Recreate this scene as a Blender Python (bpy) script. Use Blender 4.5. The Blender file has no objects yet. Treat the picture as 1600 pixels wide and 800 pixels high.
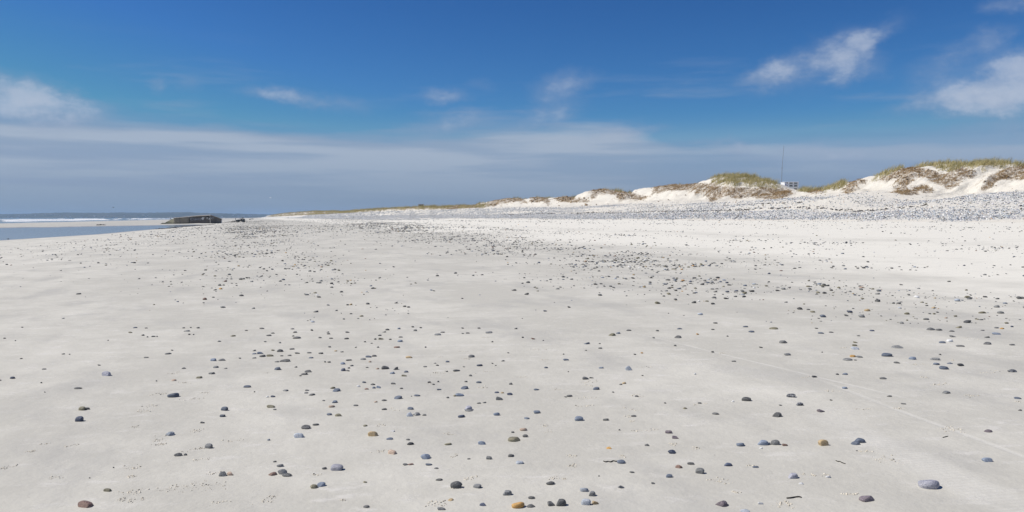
import bpy, bmesh, math, random
import numpy as np
from mathutils import Vector, Euler

random.seed(7)
RNG = np.random.default_rng(11)
sc = bpy.context.scene
COL = sc.collection
R = math.radians

# ------------------------------------------------------------------ camera
F = 1256.0                       # focal length in photo pixels (1600 wide)
HOR = 340.0                      # horizon row of the photo
EYE = 1.6
PITCH = math.atan((400 - HOR) / F)
cam_d = bpy.data.cameras.new('camera')
cam_d.sensor_width = 36.0
cam_d.lens = 36.0 * F / 1600.0
cam_d.clip_start = 0.05
cam_d.clip_end = 60000
cam = bpy.data.objects.new('camera', cam_d)
cam.location = (0, 0, EYE)
cam.rotation_euler = (math.pi / 2 - PITCH, 0, 0)
COL.objects.link(cam)
sc.camera = cam

# ------------------------------------------------------------------ sun and sky
SUN_AZ = -90.0                   # degrees from the view direction, negative = left
SUN_EL = 52.0
sun_dir = Vector((math.sin(R(SUN_AZ)) * math.cos(R(SUN_EL)),
                  math.cos(R(SUN_AZ)) * math.cos(R(SUN_EL)), math.sin(R(SUN_EL))))
sl = bpy.data.lights.new('sun', 'SUN')
sl.energy = 4.6
sl.angle = R(0.53)
sl.color = (1.0, 0.955, 0.89)
so = bpy.data.objects.new('sun', sl)
so.rotation_euler = sun_dir.to_track_quat('Z', 'Y').to_euler()
so.location = (-40, 20, 60)
COL.objects.link(so)
SKY_STRENGTH = 0.1
sc.view_settings.view_transform = 'Standard'
sc.view_settings.look = 'None'
sc.view_settings.exposure = 0.0
sc.view_settings.gamma = 1.0
sc.view_settings.use_curve_mapping = False
sc.render.engine = 'CYCLES'
sc.cycles.use_denoising = True
sc.cycles.max_bounces = 6
sc.cycles.volume_bounces = 0

CT, ST = math.cos(PITCH), math.sin(PITCH)


def pix_dir(px, py):
    xc, yc = (px - 800.0) / F, (400.0 - py) / F
    return (xc, CT + yc * ST, -ST + yc * CT)


def az_el(px, py):
    x, y, z = pix_dir(px, py)
    return math.degrees(math.atan2(x, y)), math.degrees(math.atan2(z, math.hypot(x, y)))


def project(X, Y, Z):
    """world -> photo pixels (numpy)"""
    dz = Z - EYE
    d = Y * CT - dz * ST
    u = Y * ST + dz * CT
    return 800 + F * X / d, 400 - F * u / d


class NT:
    """small helper round a node tree"""

    def __init__(s, tree):
        s.t = tree
        s.n = tree.nodes
        s.l = tree.links

    def put(s, sock, v):
        if hasattr(v, 'is_output') or isinstance(v, bpy.types.NodeSocket):
            s.l.new(v, sock)
        elif isinstance(v, (tuple, list)) and len(v) == 3 and sock.type == 'RGBA':
            sock.default_value = (*v, 1)
        else:
            sock.default_value = v

    def math(s, op, a, b=None, c=None, clamp=False):
        n = s.n.new('ShaderNodeMath')
        n.operation = op
        n.use_clamp = clamp
        for i, v in enumerate((a, b, c)):
            if v is not None:
                s.put(n.inputs[i], v)
        return n.outputs[0]

    def vmath(s, op, a, b=None, out=0):
        n = s.n.new('ShaderNodeVectorMath')
        n.operation = op
        s.put(n.inputs[0], a)
        if b is not None:
            s.put(n.inputs['Scale'] if op == 'SCALE' else n.inputs[1], b)
        return n.outputs[out]

    def ramp(s, v, a, b, lo=0.0, hi=1.0, smooth=True):
        n = s.n.new('ShaderNodeMapRange')
        n.interpolation_type = 'SMOOTHSTEP' if smooth else 'LINEAR'
        n.clamp = True
        s.put(n.inputs[0], v)
        n.inputs[1].default_value, n.inputs[2].default_value = a, b
        s.put(n.inputs[3], lo)
        s.put(n.inputs[4], hi)
        return n.outputs[0]

    def noise(s, vec, scale, detail=3.0, rough=0.55, out=0):
        n = s.n.new('ShaderNodeTexNoise')
        if vec is not None:
            s.put(n.inputs['Vector'], vec)
        n.inputs['Scale'].default_value = scale
        n.inputs['Detail'].default_value = detail
        n.inputs['Roughness'].default_value = rough
        return n.outputs[out]

    def voronoi(s, vec, scale, out=0, feature='F1'):
        n = s.n.new('ShaderNodeTexVoronoi')
        n.feature = feature
        s.put(n.inputs['Vector'], vec)
        n.inputs['Scale'].default_value = scale
        return n.outputs[out]

    def mix(s, f, a, b, blend='MIX'):
        n = s.n.new('ShaderNodeMix')
        n.data_type = 'RGBA'
        n.blend_type = blend
        s.put(n.inputs[0], f)
        s.put(n.inputs[6], a)
        s.put(n.inputs[7], b)
        return n.outputs[2]

    def mapping(s, vec, loc=(0, 0, 0), rot=(0, 0, 0), scale=(1, 1, 1), kind='POINT'):
        n = s.n.new('ShaderNodeMapping')
        n.vector_type = kind
        s.put(n.inputs[0], vec)
        n.inputs['Location'].default_value = loc
        n.inputs['Rotation'].default_value = rot
        n.inputs['Scale'].default_value = scale
        return n.outputs[0]

    def attr(s, name, out='Fac'):
        n = s.n.new('ShaderNodeAttribute')
        n.attribute_name = name
        return n.outputs[out]

    def bump(s, h, dist, strength=1.0, normal=None):
        n = s.n.new('ShaderNodeBump')
        s.put(n.inputs['Height'], h)
        n.inputs['Distance'].default_value = dist
        n.inputs['Strength'].default_value = strength
        if normal is not None:
            s.put(n.inputs['Normal'], normal)
        return n.outputs[0]

    def combine(s, x, y, z=0.0):
        n = s.n.new('ShaderNodeCombineXYZ')
        for i, v in enumerate((x, y, z)):
            s.put(n.inputs[i], v)
        return n.outputs[0]

    def sep(s, v):
        n = s.n.new('ShaderNodeSeparateXYZ')
        s.put(n.inputs[0], v)
        return n.outputs


def build_world():
    w = bpy.data.worlds.new('World')
    sc.world = w
    w.use_nodes = True
    t = NT(w.node_tree)
    t.n.clear()
    sky = t.n.new('ShaderNodeTexSky')
    sky.sky_type = 'NISHITA'
    sky.sun_disc = False
    sky.sun_elevation = R(SUN_EL)
    sky.sun_rotation = R(SUN_AZ)
    sky.air_density = 1.0
    sky.dust_density = 0.35
    sky.ozone_density = 2.2
    tc = t.n.new('ShaderNodeTexCoord').outputs['Generated']
    x, y, z = t.sep(tc)
    k = 180 / math.pi
    az = t.math('MULTIPLY', t.math('ARCTAN2', x, y), k)
    el = t.math('MULTIPLY', t.math('ARCSINE', z, clamp=False), k)
    # clear sky as a polarising filter leaves it: deeper and more saturated
    hs = t.n.new('ShaderNodeHueSaturation')
    hs.inputs['Saturation'].default_value = 1.12
    hs.inputs['Value'].default_value = 1.0
    t.l.new(sky.outputs[0], hs.inputs['Color'])
    clear = t.mix(1.0, hs.outputs[0], tuple(v * SKY_STRENGTH for v in SKY_TINT), 'MULTIPLY')
    ga = t.n.new('ShaderNodeGamma')
    ga.inputs['Gamma'].default_value = 1.5
    t.l.new(clear, ga.inputs['Color'])
    clear = t.vmath('MINIMUM', t.vmath('MULTIPLY', ga.outputs[0], (1.05, 1.165, 1.10)), (0.30, 0.30, 0.505))
    clear = t.vmath('SCALE', clear, 1.0 / SKY_STRENGTH)
    ae = t.combine(az, el)
    # ragged edges
    nz = t.noise(t.mapping(tc, scale=(1, 1, 1.7)), 13.0, 7.0, 0.62, out=1)
    warp = t.vmath('MULTIPLY', t.vmath('SUBTRACT', nz, (0.5, 0.5, 0.5)), (4.4, 3.0, 0))
    aew = t.vmath('ADD', ae, warp)
    total = None
    for px, py, rx, ry, ang, amp in CLOUDS:
        a0, e0 = az_el(px, py)
        m = t.mapping(aew, (a0, e0, 0), (0, 0, R(ang)),
                      (rx * 0.0456 * 1.5, ry * 0.0456 * 2.1, 1), 'TEXTURE')
        g = t.ramp(t.vmath('LENGTH', m, out=1), 1.0, 0.0, 0.0, amp if amp > 0.6 else amp * 1.45)
        total = g if total is None else t.math('ADD', total, g)
    fine = t.noise(t.mapping(tc, scale=(1, 1, 1.8)), 20.0, 7.0, 0.6)
    curl = t.noise(t.mapping(tc, scale=(1, 1, 1.5)), 46.0, 6.0, 0.6)
    puff = t.math('MULTIPLY', total, t.ramp(fine, 0.28, 0.72, 0.36, 1.3, False))
    puff = t.math('MULTIPLY', puff, t.ramp(curl, 0.2, 0.8, 0.65, 1.3, False))
    thick = puff
    puff = t.math('SUBTRACT', 1.0, t.math('POWER', 2.718, t.math('MULTIPLY', t.math('POWER', puff, 1.25), -1.15)))
    # thin streaks over the low sky, all the way round
    streak = t.noise(t.mapping(tc, scale=(1, 1, 9.0)), 4.5, 5.0, 0.55)
    band = t.math('MULTIPLY', t.ramp(streak, 0.52, 0.72, 0, 0.32),
                  t.math('MULTIPLY', t.ramp(el, 4.0, 6.5), t.ramp(el, 12.5, 8.0)))
    # the low bank of stratus
    wob = t.math('MULTIPLY', t.math('SUBTRACT', t.noise(t.mapping(tc, scale=(1, 1, 7)), 3.2, 5.0, 0.5), 0.5), 3.6)
    right = t.ramp(az, 7.0, 12.5)
    top = t.math('ADD', el, t.math('ADD', wob, t.math('MULTIPLY', right, 1.1)))
    bank = t.ramp(top, 6.6, 5.5)
    inner = t.noise(t.mapping(tc, scale=(1, 1, 14)), 3.0, 5.0, 0.5)
    bank = t.math('MULTIPLY', bank, t.ramp(inner, 0.3, 0.58, 0.8, 1.0))
    bank = t.math('MULTIPLY', bank, t.ramp(right, 0, 1, 1.0, 0.8, False))
    low = t.ramp(el, 7.5, 1.2, 0.0, 0.95)
    alpha_b = t.math('MAXIMUM', bank, low)
    s_ = 1.0 / SKY_STRENGTH
    lowc = t.mix(right, tuple(v * s_ for v in (0.245, 0.33, 0.455)), tuple(v * s_ for v in (0.185, 0.275, 0.43)))
    ccol = t.mix(t.ramp(el, 0.0, 5.0), lowc,
                 tuple(v * s_ for v in (0.375, 0.455, 0.575)))
    ccol = t.mix(t.math('MULTIPLY', t.ramp(inner, 0.58, 0.40), t.ramp(el, 1.0, 4.0, 0.25, 0.45)), ccol, tuple(v * s_ for v in (0.20, 0.29, 0.445)))
    pcol = t.mix(t.math('MULTIPLY', t.ramp(thick, 0.15, 1.1), t.ramp(fine, 0.3, 0.65, 0.45, 1.0)), tuple(v * s_ for v in (0.27, 0.35, 0.51)),
                 tuple(v * s_ for v in (0.46, 0.525, 0.65)))
    col = t.mix(t.math('MINIMUM', band, 1.0), clear, tuple(v * s_ for v in (0.27, 0.36, 0.52)))
    col = t.mix(alpha_b, col, ccol)
    col = t.mix(t.math('MULTIPLY', puff, 0.92), col, pcol)
    bg = t.n.new('ShaderNodeBackground')
    bg.inputs['Strength'].default_value = SKY_STRENGTH
    t.l.new(col, bg.inputs['Color'])
    o = t.n.new('ShaderNodeOutputWorld')
    t.l.new(bg.outputs[0], o.inputs[0])


SKY_TINT = (0.62, 0.80, 1.0)
CLOUDS = [  # photo x, y, half width, half height (px), tilt, amount
    (1265, 93, 80, 19, 19, 1.0), (1212, 112, 46, 13, 6, 0.7), (1345, 68, 52, 11, 26, 0.62),
    (1350, 85, 12, 20, -10, 0.3), (1312, 118, 17, 10, 20, 0.5), (1360, 108, 32, 11, 5, 0.3),
    (1520, 75, 38, 12, 15, 0.45), (1585, 95, 36, 13, 4, 0.65), (1570, 130, 62, 22, 12, 0.75),
    (1510, 155, 86, 18, 5, 0.95), (1585, 165, 55, 14, 5, 0.65), (1450, 162, 42, 10, 5, 0.35),
    (1475, 128, 60, 22, 12, 0.35), (1570, 150, 75, 26, 8, 0.45), (1300, 100, 60, 22, 20, 0.3),
    (1585, 4, 34, 11, 0, 0.7), (1545, 211, 75, 9, 3, 0.3), (1120, 228, 55, 6, 2, 0.28),
    (1155, 236, 14, 8, 0, 0.3), (1290, 238, 110, 12, 2, 0.35),
    (20, 158, 86, 22, -7, 1.5), (115, 168, 60, 14, -4, 0.35), (242, 130, 13, 10, 0, 0.3),
    (285, 137, 22, 8, 0, 0.2), (445, 146, 62, 9, 0, 0.42), (500, 153, 90, 10, -3, 0.28),
    (692, 153, 42, 9, 0, 0.5), (885, 134, 44, 14, 14, 0.5), (760, 136, 22, 9, 0, 0.16),
    (850, 180, 64, 15, 10, 0.45), (700, 190, 75, 11, 3, 0.38), (980, 205, 60, 10, 4, 0.35),
]
build_world()


# ------------------------------------------------------------------ helpers
def tag(o, label=None, cat=None, group=None, kind=None):
    if label:
        o['label'] = label
    if cat:
        o['category'] = cat
    if group:
        o['group'] = group
    if kind:
        o['kind'] = kind
    return o


def empty(name, loc=(0, 0, 0), rz=0.0):
    o = bpy.data.objects.new(name, None)
    o.empty_display_size = 0.2
    o.location = loc
    o.rotation_euler = (0, 0, rz)
    COL.objects.link(o)
    return o


def link(name, me, parent=None, material=None):
    o = bpy.data.objects.new(name, me)
    COL.objects.link(o)
    if parent is not None:
        o.parent = parent
    if material is not None:
        me.materials.append(material)
    return o


def np_mesh(name, V, faces, smooth=True):
    """faces: (n,3) or (n,4) array"""
    V = np.asarray(V, np.float32)
    Fa = np.asarray(faces, np.int32)
    k = Fa.shape[1]
    me = bpy.data.meshes.new(name)
    me.vertices.add(len(V))
    me.vertices.foreach_set('co', V.ravel())
    me.loops.add(Fa.size)
    me.loops.foreach_set('vertex_index', Fa.ravel())
    me.polygons.add(len(Fa))
    me.polygons.foreach_set('loop_start', np.arange(0, Fa.size, k, dtype=np.int32))
    me.polygons.foreach_set('use_smooth', np.full(len(Fa), smooth))
    me.update(calc_edges=True)
    return me


def set_attr(me, name, vals, kind='FLOAT'):
    a = me.attributes.new(name, kind, 'POINT')
    if kind == 'FLOAT':
        a.data.foreach_set('value', np.asarray(vals, np.float32).ravel())
    else:
        a.data.foreach_set('color', np.asarray(vals, np.float32).ravel())


def grid_faces(n, m):
    i = np.arange(n - 1)[:, None] * m + np.arange(m - 1)[None, :]
    return np.stack([i, i + m, i + m + 1, i + 1], -1).reshape(-1, 4)


def smooth(t):
    t = np.clip(t, 0, 1)
    return t * t * (3 - 2 * t)


def vnoise(x, y, seed=0):
    xi, yi = np.floor(x).astype(np.int64), np.floor(y).astype(np.int64)
    fx, fy = x - xi, y - yi
    fx, fy = fx * fx * (3 - 2 * fx), fy * fy * (3 - 2 * fy)

    def h(a, b):
        n = (a * 374761393 + b * 668265263 + seed * 974634777) & 0xFFFFFFFF
        n = ((n ^ (n >> 13)) * 1274126177) & 0xFFFFFFFF
        return ((n ^ (n >> 16)) & 0xFFFF) / 65535.0
    a, b, c, d = h(xi, yi), h(xi + 1, yi), h(xi, yi + 1), h(xi + 1, yi + 1)
    return (a + (b - a) * fx) * (1 - fy) + (c + (d - c) * fx) * fy


def fbm(x, y, oct=4, seed=0):
    v, a, tot = 0, 1.0, 0
    for k in range(oct):
        v = v + a * vnoise(x * 2 ** k, y * 2 ** k, seed + k)
        tot += a
        a *= 0.5
    return v / tot


# ------------------------------------------------------------------ lie of the land
# shore axes: s runs along the shore away from the camera, c inland (to the right)
SX, SY = -0.309, 0.951
CX, CY = 0.951, 0.309


def sc_of(X, Y):
    return X * SX + Y * SY, X * CX + Y * CY


def xy_of(s, c):
    return s * SX + c * CX, s * SY + c * CY


NEAR_S = [-400, 60, 83, 108, 154, 200, 222, 238, 270, 400]
NEAR_C = [-27, -24, -21.3, -17.9, -16.3, -14.0, -12.8, -11.6, -10.4, -10.4]
FAR_S = [-400, 150, 182, 189, 215, 238, 270, 400]
FAR_C = [-50, -50, -46, -35, -24.0, -11.8, -10.8, -10.8]
POOL_Z = -0.42
SEA_Z = -0.92
SHORE_C = -105.0
CREST_C, FOOT_C = 79.0, 63.0

CREST_PX = [(2300, 262), (1900, 262), (1750, 256), (1660, 262), (1600, 260), (1560, 256), (1500, 255), (1460, 260), (1420, 265), (1400, 270),
            (1375, 279), (1362, 283), (1340, 283), (1326, 291), (1316, 296), (1290, 298), (1248, 299),
            (1240, 301), (1228, 298), (1210, 290), (1200, 287), (1175, 279), (1150, 274), (1130, 276), (1117, 283),
            (1106, 289), (1080, 289), (1060, 289), (1040, 290), (1026, 293), (1020, 298), (1016, 305), (1010, 308), (1000, 307),
            (980, 303), (960, 299), (940, 296), (930, 298), (924, 304), (920, 310), (912, 313), (895, 311), (880, 308),
            (870, 310), (860, 313), (845, 309), (832, 310), (826, 315), (820, 315), (812, 311), (800, 310), (785, 313),
            (770, 316), (760, 320), (742, 322.5), (715, 322), (700, 323.5), (660, 324), (640, 325), (600, 326.5),
            (560, 329), (540, 331), (520, 330), (490, 330.5), (465, 332), (445, 333.5), (425, 336)]
FOOT_PX = [(2300, 296), (1800, 292), (1600, 297), (1560, 300), (1530, 304), (1500, 309), (1460, 313), (1425, 311), (1390, 303), (1350, 300),
           (1330, 304), (1300, 306), (1260, 307), (1240, 309), (1200, 313), (1100, 316), (1020, 317), (960, 320),
           (900, 322.5), (850, 323.5), (800, 324.5), (760, 325), (700, 327), (600, 330), (500, 335), (440, 338)]


def line_to_s(pts, c0):
    out = []
    for px, py in pts:
        x, y, z = pix_dir(px, py)
        den = x * CX + y * CY
        if den < 0.02:
            continue
        t = c0 / den
        s, _ = sc_of(x * t, y * t)
        out.append((s, EYE + z * t))
    out.sort()
    a = np.array(out)
    return a[:, 0], a[:, 1]


CR_S, CR_Z = line_to_s(CREST_PX, CREST_C)
FT_S, FT_Z = line_to_s(FOOT_PX, FOOT_C)


def beach_h(s, c):
    s, c = np.broadcast_arrays(np.asarray(s, float), np.asarray(c, float))
    cn = np.interp(s, NEAR_S, NEAR_C)
    cf = np.minimum(np.interp(s, FAR_S, FAR_C), cn - 0.05)
    up = 0.02 * c + 0.00018 * c * c
    dn = POOL_Z * np.clip(c / cn, 0, 1) ** 1.1
    w = np.maximum(cn - cf, 0.05)
    t = np.clip((cn - c) / w, 0, 1)
    pool = POOL_Z - np.minimum(0.25, 0.03 * w) * np.sin(np.pi * t)
    d = cf - c
    bar = POOL_Z + 0.12 * smooth(d / 5)
    bar = bar + (SEA_Z - (POOL_Z + 0.12)) * np.clip((-62 - c) / (-62 - SHORE_C), 0, 1.0) ** 1.3
    bar = np.where(c < SHORE_C, SEA_Z - 0.02 * (SHORE_C - c), bar)
    z = np.where(c >= 0, up, np.where(c > cn, dn, np.where(c > cf, pool, bar)))
    # sand drifted against the far end of the bunker
    bx, by = -91.5, 246.0
    bs, bc = bx * SX + by * SY, bx * CX + by * CY
    z = z + 0.34 * np.exp(-((s - bs) / 14) ** 2 - ((c - bc) / 7) ** 2)
    und = (fbm(s * 0.09 + 31, c * 0.16 + 7, 3, 5) - 0.5) * 0.10
    return z + und * smooth((c + 12) / 12) * smooth((46 - c) / 6) * smooth((np.hypot(s, c) - 2) / 14)


EDGE_Z = float(0.02 * 46 + 0.00018 * 46 * 46)


def dune_h(s, c):
    """from the foot of the shingle bank inland"""
    s, c = np.broadcast_arrays(np.asarray(s, float), np.asarray(c, float))
    zf = np.interp(s, FT_S, FT_Z)
    zc = np.interp(s, CR_S, CR_Z)
    zc = zc + (fbm(s * 0.7, c * 0.1 + 4, 4, 201) - 0.5) * 0.9 * smooth((zc - zf) / 3)
    t = (c - 46.0) / (FOOT_C - 46.0)
    bank = EDGE_Z + (zf - EDGE_Z) * (0.55 * np.clip(t, 0, 1) + 0.45 * smooth(t))
    bank = bank + 0.10 * (fbm(s * 0.12, c * 0.5, 3, 21) - 0.5) * smooth(t * 6) * 2
    u = np.clip((c - FOOT_C) / (CREST_C - FOOT_C), 0, 1)
    wob = (fbm(s * 0.22 + 3, c * 0.2, 4, 40) - 0.5)
    u2 = np.clip(u + wob * 0.34 * np.sin(np.pi * u), 0, 1)
    shape = 0.50 * u2 + 0.50 * smooth((u2 - 0.42) / 0.40)
    gul = np.abs(fbm(s * 0.45 + 9, c * 0.16, 5, 60) - 0.5) * 2.6
    face = zf + (zc - zf) * shape - (gul * 0.9) * np.sin(np.pi * u) ** 1.2 * np.clip((zc - zf) / 4, 0.1, 1)
    plate = np.minimum(5.2 + 0 * s, zc - 0.3)
    v = c - CREST_C
    back = plate + (zc - plate) * np.exp(-np.maximum(v, 0) ** 2 / 34.0)
    # the rise the lookout cabin stands on
    k = np.exp(-((c - 119) / 12.0) ** 2) * smooth((s - 62) / 22) * smooth((152 - s) / 24)
    back = back + 3.15 * k + (fbm(s * 0.3, c * 0.3, 4, 77) - 0.5) * 0.8 * smooth(v / 5)
    back = np.where(c > 150, back - 0.02 * (np.minimum(c, 260) - 150), back)
    z = np.where(c < FOOT_C, bank, np.where(c < CREST_C, face, back))
    return z + (fbm(s * 1.3, c * 1.3, 3, 90) - 0.5) * 0.34 * smooth((c - FOOT_C) / 3)


def H(s, c):
    s, c = np.broadcast_arrays(np.asarray(s, float), np.asarray(c, float))
    return np.where(c < 46.0, beach_h(s, np.minimum(c, 46.0)), dune_h(s, np.maximum(c, 46.0)))


def Hxy(X, Y):
    return H(*sc_of(np.asarray(X, float), np.asarray(Y, float)))


def ground_at(px, py, n=24):
    """point of the beach under a photo pixel"""
    x, y, z = pix_dir(px, py)
    t = EYE / -z
    for _ in range(n):
        h = float(Hxy(x * t, y * t))
        t = 0.5 * t + 0.5 * (EYE - h) / -z
    return x * t, y * t, float(Hxy(x * t, y * t)), t


# ------------------------------------------------------------------ materials
def new_mat(name):
    m = bpy.data.materials.new(name)
    m.use_nodes = True
    t = NT(m.node_tree)
    t.n.clear()
    out = t.n.new('ShaderNodeOutputMaterial')
    b = t.n.new('ShaderNodeBsdfPrincipled')
    t.l.new(b.outputs[0], out.inputs[0])
    return m, t, b, out


def pos(t):
    return t.n.new('ShaderNodeNewGeometry').outputs['Position']


def objco(t):
    return t.n.new('ShaderNodeTexCoord').outputs['Object']


def simple(name, col, rough=0.7, var=0.25, scale=6.0, metal=0.0, bump=0.0):
    m, t, b, o = new_mat(name)
    n = t.noise(objco(t), scale, 5, 0.6)
    lo = tuple(v * (1 - var) for v in col)
    hi = tuple(min(1, v * (1 + var)) for v in col)
    t.put(b.inputs['Base Color'], t.mix(t.ramp(n, 0.3, 0.7), lo, hi))
    b.inputs['Roughness'].default_value = rough
    b.inputs['Metallic'].default_value = metal
    if bump:
        t.put(b.inputs['Normal'], t.bump(n, bump))
    return m


def line_mask(t, P, a, b, half, soft, fade=0.8):
    """distance band round the ground line through a and b (world xy)"""
    dx, dy = b[0] - a[0], b[1] - a[1]
    L = math.hypot(dx, dy)
    nx, ny = -dy / L, dx / L
    wav = t.math('MULTIPLY', t.math('SUBTRACT', t.noise(P, 0.5, 1), 0.5), 0.10)
    d = t.vmath('DOT_PRODUCT', t.vmath('SUBTRACT', P, (a[0], a[1], 0)), (nx, ny, 0), out=1)
    d = t.math('ABSOLUTE', t.math('ADD', d, wav))
    al = t.vmath('DOT_PRODUCT', t.vmath('SUBTRACT', P, (a[0], a[1], 0)), (dx / L, dy / L, 0), out=1)
    ends = t.math('MULTIPLY', t.ramp(al, -fade, fade), t.ramp(al, L + fade * 2, L))
    return t.math('MULTIPLY', t.ramp(d, half + soft, half), ends), (dx / L, dy / L)


def make_sand():
    m, t, b, o = new_mat('beach_sand')
    P = pos(t)
    dry = t.attr('dry')
    wet = t.attr('wet')
    flat = t.vmath('MULTIPLY', P, (1, 1, 0))
    # the sea sorts the sand in strips along the shore
    cc = t.vmath('DOT_PRODUCT', flat, (CX, CY, 0), out=1)
    ss = t.vmath('DOT_PRODUCT', flat, (SX, SY, 0), out=1)
    along = t.combine(cc, t.math('MULTIPLY', ss, 0.42))
    big = t.noise(along, 0.55, 5, 0.6)
    mid = t.noise(t.mapping(flat, rot=(0, 0, R(-8)), scale=(0.8, 1, 1)), 1.9, 6, 0.62)
    fine = t.noise(P, 22, 4, 0.65)
    grain = t.noise(P, 420, 2, 0.6)
    d = t.math('ADD', dry, t.math('MULTIPLY', t.math('SUBTRACT', big, 0.5), 1.5))
    d = t.math('ADD', d, t.math('MULTIPLY', t.math('SUBTRACT', mid, 0.5), 0.9), clamp=True)
    damp_c = (0.51, 0.487, 0.422)
    dry_c = (0.78, 0.745, 0.65)
    col = t.mix(t.ramp(d, 0.0, 1.0, smooth=False), damp_c, dry_c)
    # wind-blown dry skin lying on the damp sand in small torn patches
    skin = t.ramp(t.noise(t.mapping(flat, rot=(0, 0, R(10)), scale=(0.5, 1.1, 1)), 5.5, 8, 0.68), 0.52, 0.68)
    skin = t.math('MULTIPLY', skin, t.ramp(big, 0.35, 0.6, 0.25, 0.85))
    col = t.mix(skin, col, (0.66, 0.63, 0.57))
    wetp = t.ramp(t.noise(along, 1.0, 6, 0.6), 0.5, 0.68, 0, 0.6)
    col = t.mix(t.math('MULTIPLY', wetp, t.ramp(d, 0.7, 0.2)), col, (0.425, 0.41, 0.37))
    # tyre tracks running up the beach
    g = lambda px, py: ground_at(px, py)[:2]
    tr = None
    for (a, c_, hw, sf) in ((g(1300, 600), g(1590, 710), 0.008, 0.03), (g(1290, 650), g(1540, 770), 0.07, 0.14),
                            (g(1010, 525), g(1290, 592), 0.006, 0.03)):
        mk, (ux, uy) = line_mask(t, P, a, c_, hw, sf)
        if hw > 0.03:
            al = t.vmath('DOT_PRODUCT', P, (ux, uy, 0), out=1)
            mk = t.math('MULTIPLY', mk, t.ramp(t.math('SINE', t.math('MULTIPLY', al, 150.0)), -0.8, 0.8, 0.55, 1.0))
        tr = mk if tr is None else t.math('MAXIMUM', tr, mk)
    tr = t.math('MULTIPLY', tr, t.ramp(mid, 0.3, 0.6, 0.35, 1.0))
    col = t.mix(t.math('MULTIPLY', tr, 0.5), col, (0.66, 0.635, 0.575))
    col = t.mix(t.ramp(fine, 0.3, 0.7, 0.0, 0.10, False), col, (0.36, 0.345, 0.32))
    col = t.mix(t.ramp(grain, 0.35, 0.75, 0, 0.16, False), col, (0.33, 0.31, 0.28))
    # crumbs of shell and grit
    vo = t.n.new('ShaderNodeTexVoronoi')
    vo.inputs['Scale'].default_value = 9.0
    t.put(vo.inputs['Vector'], flat)
    pick = t.ramp(t.sep(vo.outputs['Color'])[0], 0.80, 0.82)
    spk = t.math('MULTIPLY', t.ramp(vo.outputs['Distance'], 0.055, 0.03), pick)
    spk = t.math('MULTIPLY', spk, t.ramp(mid, 0.42, 0.55))
    hue = t.sep(vo.outputs['Color'])[1]
    col = t.mix(t.math('MULTIPLY', spk, 0.85), col, t.mix(t.ramp(hue, 0.68, 0.7), (0.10, 0.09, 0.08), (0.8, 0.78, 0.74)))
    # water-soaked sand by the runnel and the sea
    col = t.mix(wet, col, t.mix(1.0, col, (0.60, 0.60, 0.60), 'MULTIPLY'))
    t.put(b.inputs['Base Color'], col)
    t.put(b.inputs['Roughness'], t.ramp(wet, 0.2, 1.0, 0.92, 0.22, False))
    b.inputs['Specular IOR Level'].default_value = 0.25
    hgt = t.math('ADD', t.math('MULTIPLY', mid, 0.012), t.math('MULTIPLY', skin, 0.0035))
    hgt = t.math('ADD', hgt, t.math('MULTIPLY', t.noise(flat, 9, 5, 0.6), 0.010))
    hgt = t.math('ADD', hgt, t.math('MULTIPLY', fine, 0.003))
    hgt = t.math('SUBTRACT', hgt, t.math('MULTIPLY', tr, 0.0025))
    nm = t.bump(hgt, 1.0, 0.8)
    t.put(b.inputs['Normal'], nm)
    return m


def make_dune_sand():
    m, t, b, o = new_mat('dune_sand')
    P = pos(t)
    peb = t.attr('pebbly')
    big = t.noise(P, 0.35, 5, 0.6)
    mid = t.noise(P, 2.5, 6, 0.65)
    col = t.mix(t.ramp(mid, 0.3, 0.7), (0.66, 0.615, 0.53), (0.74, 0.70, 0.61))
    col = t.mix(t.ramp(big, 0.5, 0.7, 0, 0.3), col, (0.60, 0.55, 0.47))
    grit = t.noise(P, 5.0, 6, 0.8)
    grey = t.mix(t.ramp(grit, 0.35, 0.65), (0.40, 0.415, 0.43), (0.66, 0.655, 0.64))
    col = t.mix(t.math('MULTIPLY', peb, t.ramp(grit, 0.3, 0.6, 0.9, 0.45)), col, grey)
    # roots, humus and dead stalks in the eroded edge of the dunes
    rt = t.attr('roots')
    rn = t.noise(t.mapping(P, scale=(1, 1, 0.45)), 3.0, 7, 0.72)
    col = t.mix(t.math('MULTIPLY', rt, t.ramp(rn, 0.36, 0.6)), col,
                t.mix(t.ramp(mid, 0.35, 0.65), (0.17, 0.125, 0.085), (0.36, 0.29, 0.21)))
    t.put(b.inputs['Base Color'], col)
    b.inputs['Roughness'].default_value = 0.95
    b.inputs['Specular IOR Level'].default_value = 0.15
    h = t.math('ADD', t.math('MULTIPLY', mid, 0.35), t.math('MULTIPLY', t.noise(P, 9, 5, 0.65), 0.12))
    t.put(b.inputs['Normal'], t.bump(h, 1.0, 0.5))
    return m


# ------------------------------------------------------------------ beach, runnel, sea
def in_poly(x, y, poly):
    c = np.zeros(x.shape, bool)
    n = len(poly)
    for i in range(n):
        x1, y1 = poly[i]
        x2, y2 = poly[(i + 1) % n]
        if y1 == y2:
            continue
        c ^= ((y1 > y) != (y2 > y)) & (x < (x2 - x1) * (y - y1) / (y2 - y1) + x1)
    return c


def geo(a, b, step0, ratio):
    out, x, d = [a], a, step0
    while x < b:
        x += d
        d *= ratio
        out.append(min(x, b))
    return out


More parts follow.
